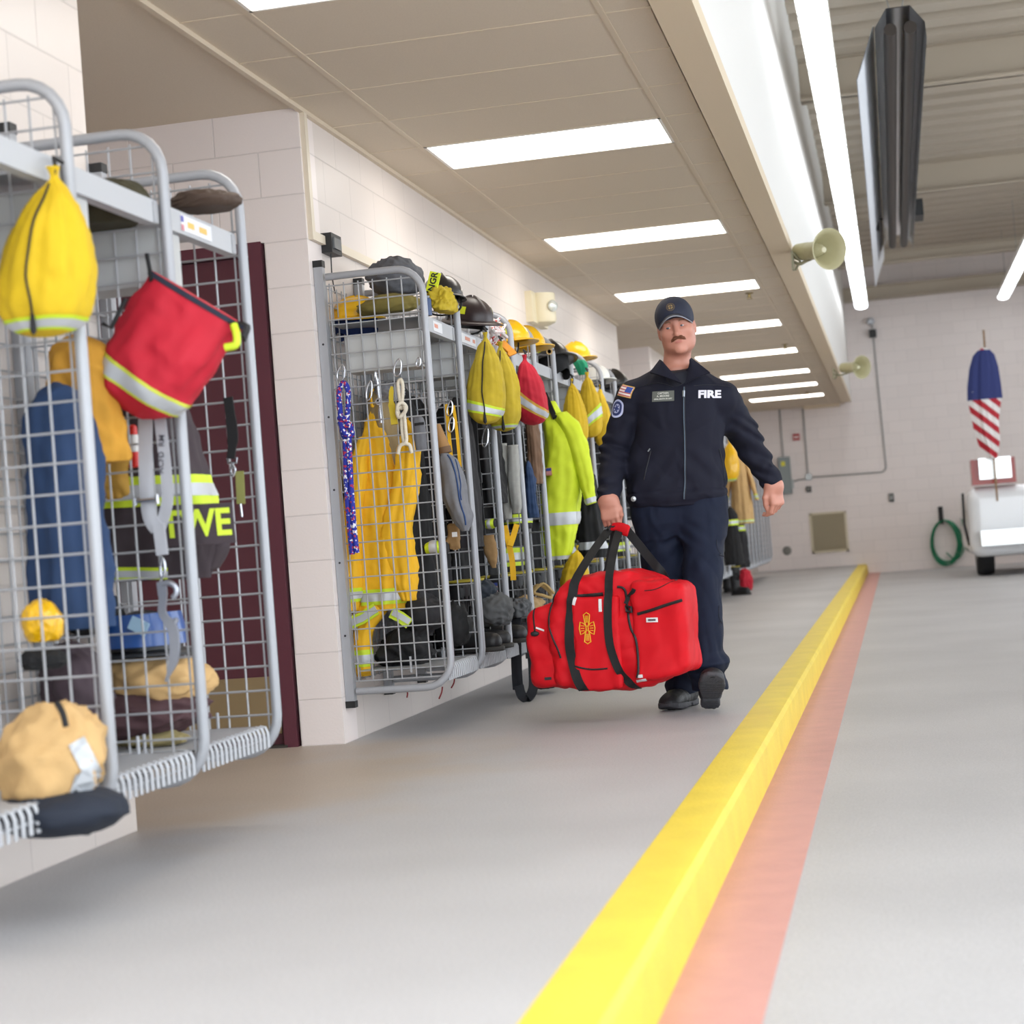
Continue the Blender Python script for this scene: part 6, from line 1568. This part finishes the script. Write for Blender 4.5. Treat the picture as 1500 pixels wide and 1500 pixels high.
t = thing('marker_light', 'small red light stick with white label in the near rack', 'light stick', (-2.154, 4.920, 1.197))
MB().lathe([(.006, .06), (.012, .055), (.014, .0), (.014, -.04), (.02, -.06), (.018, -.065)], Vector((-2.154, 4.920, 1.193)), (0, 0, 1), 14).build('light_body', mat('bright red plastic', 'D2261C', .35), t)
MB().lathe([(.0148, .03), (.0148, -.02)], Vector((-2.154, 4.920, 1.193)), (0, 0, 1), 14, False).build('light_label', mat('white label', 'E0DEDC', .5), t)
# yellow straps and chain inside the second rack front
t = thing('yellow_webbing', 'yellow webbing loops hung between first and second posts', 'strap', (-1.988, 8.200, 1.470))
MB().strap(smooth_path([(-2.013, 8.200, 1.498), (-2.012, 8.200, 1.376), (-2.009, 8.200, 1.254)], 5), (1, 0, 0), .016, .004).build('webbing', mOr, t)
MB().strap(smooth_path([(-1.980, 8.200, 1.489), (-1.973, 8.200, 1.373), (-1.970, 8.200, 1.199)], 5), (1, 0, 0), .014, .004).build('webbing', mOr, t)
for k, (c, l) in enumerate((((-1.988, 8.160, 1.474), 'steel link chain end at the top of the yellow webbing'), ((-1.987, 8.160, 1.398), 'steel link lower down on the yellow webbing'))): carabiner(l, c, .07, .026, None)
t = thing('suspenders', 'black webbing suspenders hanging to the floor beside the duffel', 'suspenders', (-1.940, 9.200, 0.433))
MB().strap(smooth_path([(-1.983, 9.250, 0.433), (-1.983, 9.200, 0.311), (-1.991, 9.200, 0.151), (-1.991, 9.200, 0.062)], 6), (1, 0, 0), .056, .006).build('strap_webbing', mat('navy black webbing', '15171F', .75, weave=.4), t)
MB().strap(smooth_path([(-1.927, 9.250, 0.405), (-1.904, 9.200, 0.288), (-1.903, 9.200, 0.164), (-1.911, 9.200, 0.065), (-1.933, 9.150, 0.017), (-1.965, 9.150, 0.037), (-1.975, 9.150, 0.087)], 6), (1, .3, 0), .05, .006).build('strap_webbing', MATS['navy black webbing'], t)
MB().obox(Vector((-1.902, 9.170, 0.237)), (.056, .016, .03)).build('strap_slide', mBlk, t, False)
t = thing('gear_pouch', 'black pouch with flag patch beside the grey mesh bag', 'pouch', (-1.995, 8.900, 0.603))
Loft([(-2.008, 8.950, 0.671) + (.045, .03), (-2.010, 8.950, 0.609) + (.055, .045), (-2.008, 8.950, 0.539) + (.05, .04), (-2.007, 8.950, 0.504) + (.03, .03)], nu=30, nv=24, seed=97, wr=.004).build('pouch_cloth', mDk, t)
MB().obox(Vector((-2.001, 8.895, 0.607)), (.020, .004, .045)).build('flag_patch', mat('pale flag patch', 'B48C94', .6), t, False); MB().obox(Vector((-1.999, 8.892, 0.624)), (.018, .004, .016)).build('flag_patch', MATS['flag patch blue'], t, False)
t = thing('rope', 'tan cord loops on the rack floor left of the duffel', 'rope', (-1.940, 9.800, 0.540))
MB().tube(smooth_path([(-2.010, 9.750, 0.502), (-1.965, 9.750, 0.581), (-1.909, 9.750, 0.562), (-1.883, 9.750, 0.512), (-1.925, 9.720, 0.527), (-1.974, 9.720, 0.546), (-1.921, 9.740, 0.590), (-1.864, 9.740, 0.530)], 6), .009, 6).build('cord', mat('tan cord', 'B59A66', .85), t)
bundle('canvas_tarp', 'tan canvas bundle on the rack floor left of the duffel', 'tarp', (-2.009, 9.750, 0.471), (.10, .14, .06), mat('light tan canvas', 'A88C62', .85, var=.25, vscale=14, weave=.4), 98, .14, wr=.07)
t = thing('green_scarf', 'green cloth hung over a post past the lime coat', 'cloth', (-1.991, 11.850, 1.977))
Loft([(-2.026, 11.850, 2.003) + (.02, .03), (-1.983, 11.820, 2.005) + (.045, .05), (-1.956, 11.800, 1.960) + (.04, .05), (-1.955, 11.800, 1.905) + (.022, .03)], nu=24, nv=24, fold=.1, seed=99, wr=.008, ws=12).build('scarf_cloth', mat('green cloth', '158A62', .8, weave=.3), t)
mRW = rope_mat('red white rope', 'D8D2D2', 'C8342C', 'D8D2D2')
t = thing('rope', 'red and white rope piled on the shelf above yellow bags', 'rope', (-1.956, 9.100, 1.944))
rs = np.random.RandomState(8); c = Vector((-1.941, 9.050, 1.903))
MB().tube(smooth_path([c + Vector((rs.uniform(-.05, .05), rs.uniform(-.12, .12), rs.uniform(-.06, .075))) for _ in range(26)], 5), .0085, 6).build('rope_coils', mRW, t)
t = thing('orange_strap', 'orange and red webbing over the shelf edge above the yellow bags', 'strap', (-1.919, 9.200, 1.861))
MB().strap(smooth_path([(-1.960, 9.100, 1.888), (-1.926, 9.150, 1.865), (-1.903, 9.200, 1.835), (-1.883, 9.200, 1.804)], 5), (0, .5, .8), .05, .012).build('strap_webbing', mat('orange webbing', 'D78A1E', .7, weave=.3), t)
# helmets' clutter: blue can
t = thing('blue_can', 'blue topped can behind the first post on the shelf', 'can', (-2.010, 7.950, 1.920)); MB().lathe([(.0, .04), (.024, .038), (.026, .03), (.026, -.04)], Vector((-2.012, 7.950, 1.927)), (0, 0, 1), 18).build('can_body', mat('can blue', '3C5078', .4), t); MB().lathe([(.018, .041), (.02, .05), (.0, .052)], Vector((-2.012, 7.950, 1.927)), (0, 0, 1), 16).build('can_lid', mat('lid grey', '8A8E96', .4), t)
# labels on the shelf beams
def beam_label(label, y, L_, cols, z=1.83):
    t = thing('shelf_label', label, 'label', (RXF - .013, y, z), 'name strips on the rack shelf beams')
    MB().box(RXF - .0135, y, z - .024, RXF - .0115, y + L_, z + .022).build('label_strip', mat('white label strip', 'DDDDE0', .45), t, False)
    for a, b, c_, m_ in cols: MB().box(RXF - .0118, y + a, z - .024 + c_ * .046, RXF - .0105, y + b, z - .024 + (c_ + .38) * .046).build('label_print', m_, t, False)
beam_label('white name strip with yellow print on the near shelf beam by the door', 4.93, .24, [(.05, .10, .3, mat('print yellow', 'DDB860', .5)), (.14, .20, .3, MATS['print yellow']), (.0, .02, .0, mat('print red', 'C88088', .5)), (.0, .02, .55, mat('print blue', '5A5AA8', .5))])
beam_label('white name strip with red print on the corner rack beam', 7.86, .16, [(.02, .08, .35, mat('print orange', 'D8927A', .5))])
beam_label('white name strip with red print on the second rack beam', 8.40, .3, [(.07, .17, .35, MATS['print orange']), (.23, .28, .35, MATS['print orange'])])

# ---------------------------------------------------------------- coats, boots and bundles filling the bays
proto_boot = None
def boot(label, x, y, z, rz, group):
    global proto_boot
    if proto_boot is None:
        t = thing('rubber_boot', label, 'boot', (0, 0, 0), group)
        def f(P):
            d = seg(P, (0, 0, .08), (.01, 0, .36), .055, .068); d = smin(d, seg(P, (0, 0, .055), (.15, 0, .045), .05, .045), .03)
            d = smax(d, .012 - P[:, 2], .006); d = smax(d, P[:, 2] - .35, .004)
            return smax(d, -seg(P, (.01, 0, .2), (.01, 0, .5), .052, .06), .006)
        sdf_obj('boot_body', f, (-.1, -.1, -.02), (.25, .1, .44), .008, mat('black rubber', '19191B', .5, var=.2), t, .02)
        def s(P):
            d = np.minimum(seg(P * A((1, 1, 0), dtype=np.float32), (0, 0, 0), (.155, 0, 0), .056, .052), 9)
            return smax(d, np.abs(P[:, 2] - .012) - .012, .004)
        sdf_obj('boot_sole', s, (-.1, -.1, -.02), (.25, .1, .05), .008, mat('boot sole', '2F2D2A', .7), t, .02)
        MB().tube([(.01 + .070 * math.cos(a), .070 * math.sin(a), .345) for a in np.linspace(0, 2 * PI, 21)[:-1]], .006, 6, True).build('boot_rim', mat('boot rim yellow', 'A99A2E', .6), t)
        proto_boot = t; t.location = (x, y, z); t.rotation_euler = (0, 0, rz); return t
    return dup(proto_boot, (x, y, z), rz, label, group)
cloths = [mDk, mCh, mDk, mDk, mCh, mDk, mDk, mCh, mDk, mTan, mDk]
nm = {id(mDk): 'black', id(mCh): 'charcoal', id(mTan): 'tan', id(mKh): 'khaki'}
rsg = np.random.RandomState(5)
for k in range(11):
    y = RY[k]; w_ = ordn[k]
    if k == 0:
        coat('khaki coat hung at the back of the corner rack', (WX + .17, y + .34, 1.60), .10, .95, .14, mKh, ay=(0, 1, 0), seed=101, stripes=(), sleeve=False, group=G_F)
        coat('black coat hung behind the yellow turnout coat', (WX + .21, y + .46, 1.62), .13, 1.05, .12, mDk, seed=102, stripes=(), sleeve=False, group=G_F)
        continue
    coat('%s coat hung at the back of the %s rack from the wall corner' % (nm[id(cloths[k])], w_), (WX + .175, y + .31, 1.58), .105, 1.05, .20, cloths[k], seed=110 + k, stripes=((.70, .76),) if k in (4, 7) else (), sleeve=False, group=G_F)
    if k != 4: coat('%s coat hung at the front of the %s rack from the wall corner' % (nm[id(cloths[(k + 3) % 11])], w_), (WX + .375, y + .36, 1.56), .08, (.62, .74, .52, .66, .9)[k % 5], .17, cloths[(k + 3) % 11], seed=130 + k, stripes=((.78, .86),) if k in (3, 6, 9) else (), sleeve=False, group=G_F)
    if k != 2:
        bundle('folded_gear', 'dark folded gear piled in the %s rack from the wall corner' % w_, 'gear', (WX + .25, y + .31, .42), (.17, .24, .11), (mDk, mCh, mBr)[k % 3], 150 + k, .14, group='folded gear on the rack floors', wr=.06)
    boot('black rubber boot at the front of the %s rack, nearer one of its pair' % w_, WX + .36, y + .18, .315, rsg.uniform(-.3, .3), 'rubber boots on the rack floors')
    boot('black rubber boot at the front of the %s rack, farther one of its pair' % w_, WX + .36, y + .34, .315, rsg.uniform(-.3, .3), 'rubber boots on the rack floors')
# lime trimmed cuffs seen at the rack fronts
for lab, p, m_ in (('lime and silver trimmed cuff low in the corner rack front', (-2.060, 7.950, 0.826), mDk), ('lime and silver trimmed bundle by the third post floor', (-2.036, 8.750, 0.366), mCh)):
    t = thing('trimmed_cuff', lab, 'trim', tuple(p)); lf = Loft([tuple(Vector(p) + Vector((-.06, 0, .0))) + (.02, .035), tuple(Vector(p) + Vector((0, 0, .01))) + (.03, .05), tuple(Vector(p) + Vector((.06, 0, .0))) + (.028, .045)], ax=(0, 0, 1), ay=(0, 1, 0), nu=26, nv=24, seed=171, wr=.004, ws=12)
    lf.build('cuff_cloth', m_, t); lf.band(.25, .8, mLime, t, 'trim_band', .003); lf.band(.4, .65, mSil, t, 'reflective_stripe', .005)
t = thing('knit_socks', 'grey knit leggings hung between the third and fourth posts', 'leggings', (-1.978, 9.350, 1.335))
for dx in (0, 1):
    a = [((-2.021, 9.400, 1.359), (-2.024, 9.400, 1.176), (-2.024, 9.400, 1.030), (-2.019, 9.400, 0.957)), ((-1.958, 9.380, 1.345), (-1.964, 9.380, 1.171), (-1.963, 9.380, 1.043), (-1.964, 9.380, 0.981))][dx]
    Loft([tuple(a[0]) + (.032, .034), tuple(a[1]) + (.042, .036), tuple(a[2]) + (.038, .034), tuple(a[3]) + (.022, .024)], nu=24, nv=30, fold=.06, seed=180 + dx, wr=.005, ws=12).build('legging', mat('pale grey knit', 'A2A29D', .9, var=.15, vscale=40, weave=.5), t)
coat('navy blue jacket edge between the fourth and fifth posts', (-1.974, 9.850, 1.277), .045, .32, .06, mNavy, seed=185, stripes=(), sleeve=False)
coat('brown leather coat edge behind the red drawstring bag', (-1.955, 9.950, 1.567), .05, .42, .07, mat('brown hide', '6E5440', .85, var=.25, vscale=12, bump=.2), seed=186, stripes=(), sleeve=False)
t = thing('harness_strap', 'long black harness strap hung beside the third post', 'strap', (-2.004, 8.750, 1.537))
MB().strap(smooth_path([(-2.022, 8.800, 1.542), (-2.027, 8.800, 1.302), (-2.026, 8.800, 1.096), (-2.023, 8.800, 0.821)], 5), (1, 0, 0), .03, .012).build('strap_webbing', mCord, t)
MB().obox(Vector((-2.020, 8.770, 1.163)), (.04, .02, .05)).build('strap_buckle', mBlk, t, False)
bundle('duffel', 'black bag standing on the floor behind the red duffel', 'bag', (-1.927, 9.600, 0.113), (.07, .12, .12), mDk, 190, .10)
# red tie cords below the racks
for lab, p in (('red cord hanging under the corner rack, nearer one', ((-2.183, 7.750, 0.208), (-2.181, 7.750, 0.193), (-2.185, 7.750, 0.175))), ('red cord hanging under the first post', ((-2.058, 7.900, 0.202), (-2.063, 7.900, 0.178), (-2.078, 7.900, 0.148))), ('red cord hanging under the second post', ((-2.073, 8.200, 0.226), (-2.079, 8.200, 0.194), (-2.094, 8.200, 0.170)))):
    t = MB().tube(smooth_path(p, 5), .0035, 5).build('tie_cord', mat('dark red cord', '7A1A1E', .8)); prop(t, lab, 'cord')
# far run gear
coat('long tan coat with lime cuffs in the far racks', (-1.760, 21.400, 1.800), .13, .95, .16, mTan, seed=201, stripes=((.86, .93),), slv=.05)
drawbag('yellow bag beside the person\'s hip in the far racks', (-1.794, 20.700, 1.791), (-1.814, 20.700, 1.338), .11, .10, mHelY, None, seed=202, cord=False, stripe=(.80, .93), sil=.3)
for k, (p, m_, l) in enumerate((((-1.817, 20.400, 1.055), mDk, 'black trousers with lime trim in the far racks by the person\'s thigh'), ((-1.867, 21.900, 0.982), mCh, 'charcoal trousers behind the black ones in the far racks'))):
    coat(l, p, .11, .66, .12, m_, fold=.12, cat='trousers', name='turnout_trousers', seed=205 + k, stripes=((.42, .48),), sleeve=False)
boot('black rubber boot on the floor by the person\'s knee', *(-2.150, 22.882, 0.000)[:2], 0.0, .3, None); boot('black rubber boot nearest the far red bag', *(-1.951, 21.777, 0.000)[:2], 0.0, -.4, None)
bundle('red_bag', 'small red and black bag on the floor under the far racks', 'bag', (-1.900, 22.500, 0.143), (.10, .12, .17), mRedC, 210, .12)

# small gear seen between the posts
t = thing('yellow_webbing', 'yellow suspenders hung between the fourth and fifth posts', 'strap', (-1.998, 9.300, 0.901))
MB().strap(smooth_path([(-2.029, 9.350, 0.921), (-2.006, 9.300, 0.847), (-1.992, 9.300, 0.738), (-1.993, 9.300, 0.630)], 5), (1, .3, 0), .03, .005).build('webbing', mOr, t)
MB().strap(smooth_path([(-1.962, 9.350, 0.923), (-1.979, 9.320, 0.863), (-1.993, 9.280, 0.811)], 5), (1, .3, 0), .03, .005).build('webbing', mOr, t)
t = thing('leather_glove', 'brown leather glove wedge between the third and fourth posts', 'glove', (-1.993, 8.800, 0.802))
Loft([(-1.994, 8.800, 0.874) + (.03, .02), (-1.991, 8.800, 0.819) + (.04, .03), (-1.983, 8.800, 0.750) + (.032, .025), (-1.979, 8.800, 0.708) + (.015, .015)], ax=(1, 0, 0), nu=28, nv=24, seed=220, wr=.006, ws=12).build('glove_body', MATS['tan hide'], t)
t = thing('trimmed_cuff', 'lime and silver cuff between the third and fourth posts', 'trim', (-1.990, 8.850, 0.928))
lf = Loft([(-2.018, 8.850, 0.930) + (.02, .04), (-1.994, 8.850, 0.932) + (.024, .05), (-1.965, 8.850, 0.933) + (.02, .04)], ax=(0, 0, 1), ay=(0, 1, 0), nu=26, nv=20, seed=221, wr=.004); lf.build('cuff_cloth', mCh, t); lf.band(.1, .9, mLime, t, 'trim_band', .003); lf.band(.35, .65, mSil, t, 'reflective_stripe', .005)
t = thing('hand_tool', 'tan wooden tool handle behind the white rope rack front', 'tool', (-2.019, 8.100, 1.340))
MB().tube([(-2.041, 8.100, 1.399), (-2.017, 8.100, 1.292)], [.016, .03], 10).build('handle', mat('tan wood', '9A7447', .7, var=.2), t)
MB().tube([(-2.017, 8.100, 1.292), (-2.012, 8.100, 1.263)], .034, 10).build('handle_end', mat('dark wood', '6A4E34', .7), t)
carabiner('steel link chain hung between the third and fourth posts', (-1.984, 8.850, 1.369), .10, .03, None)
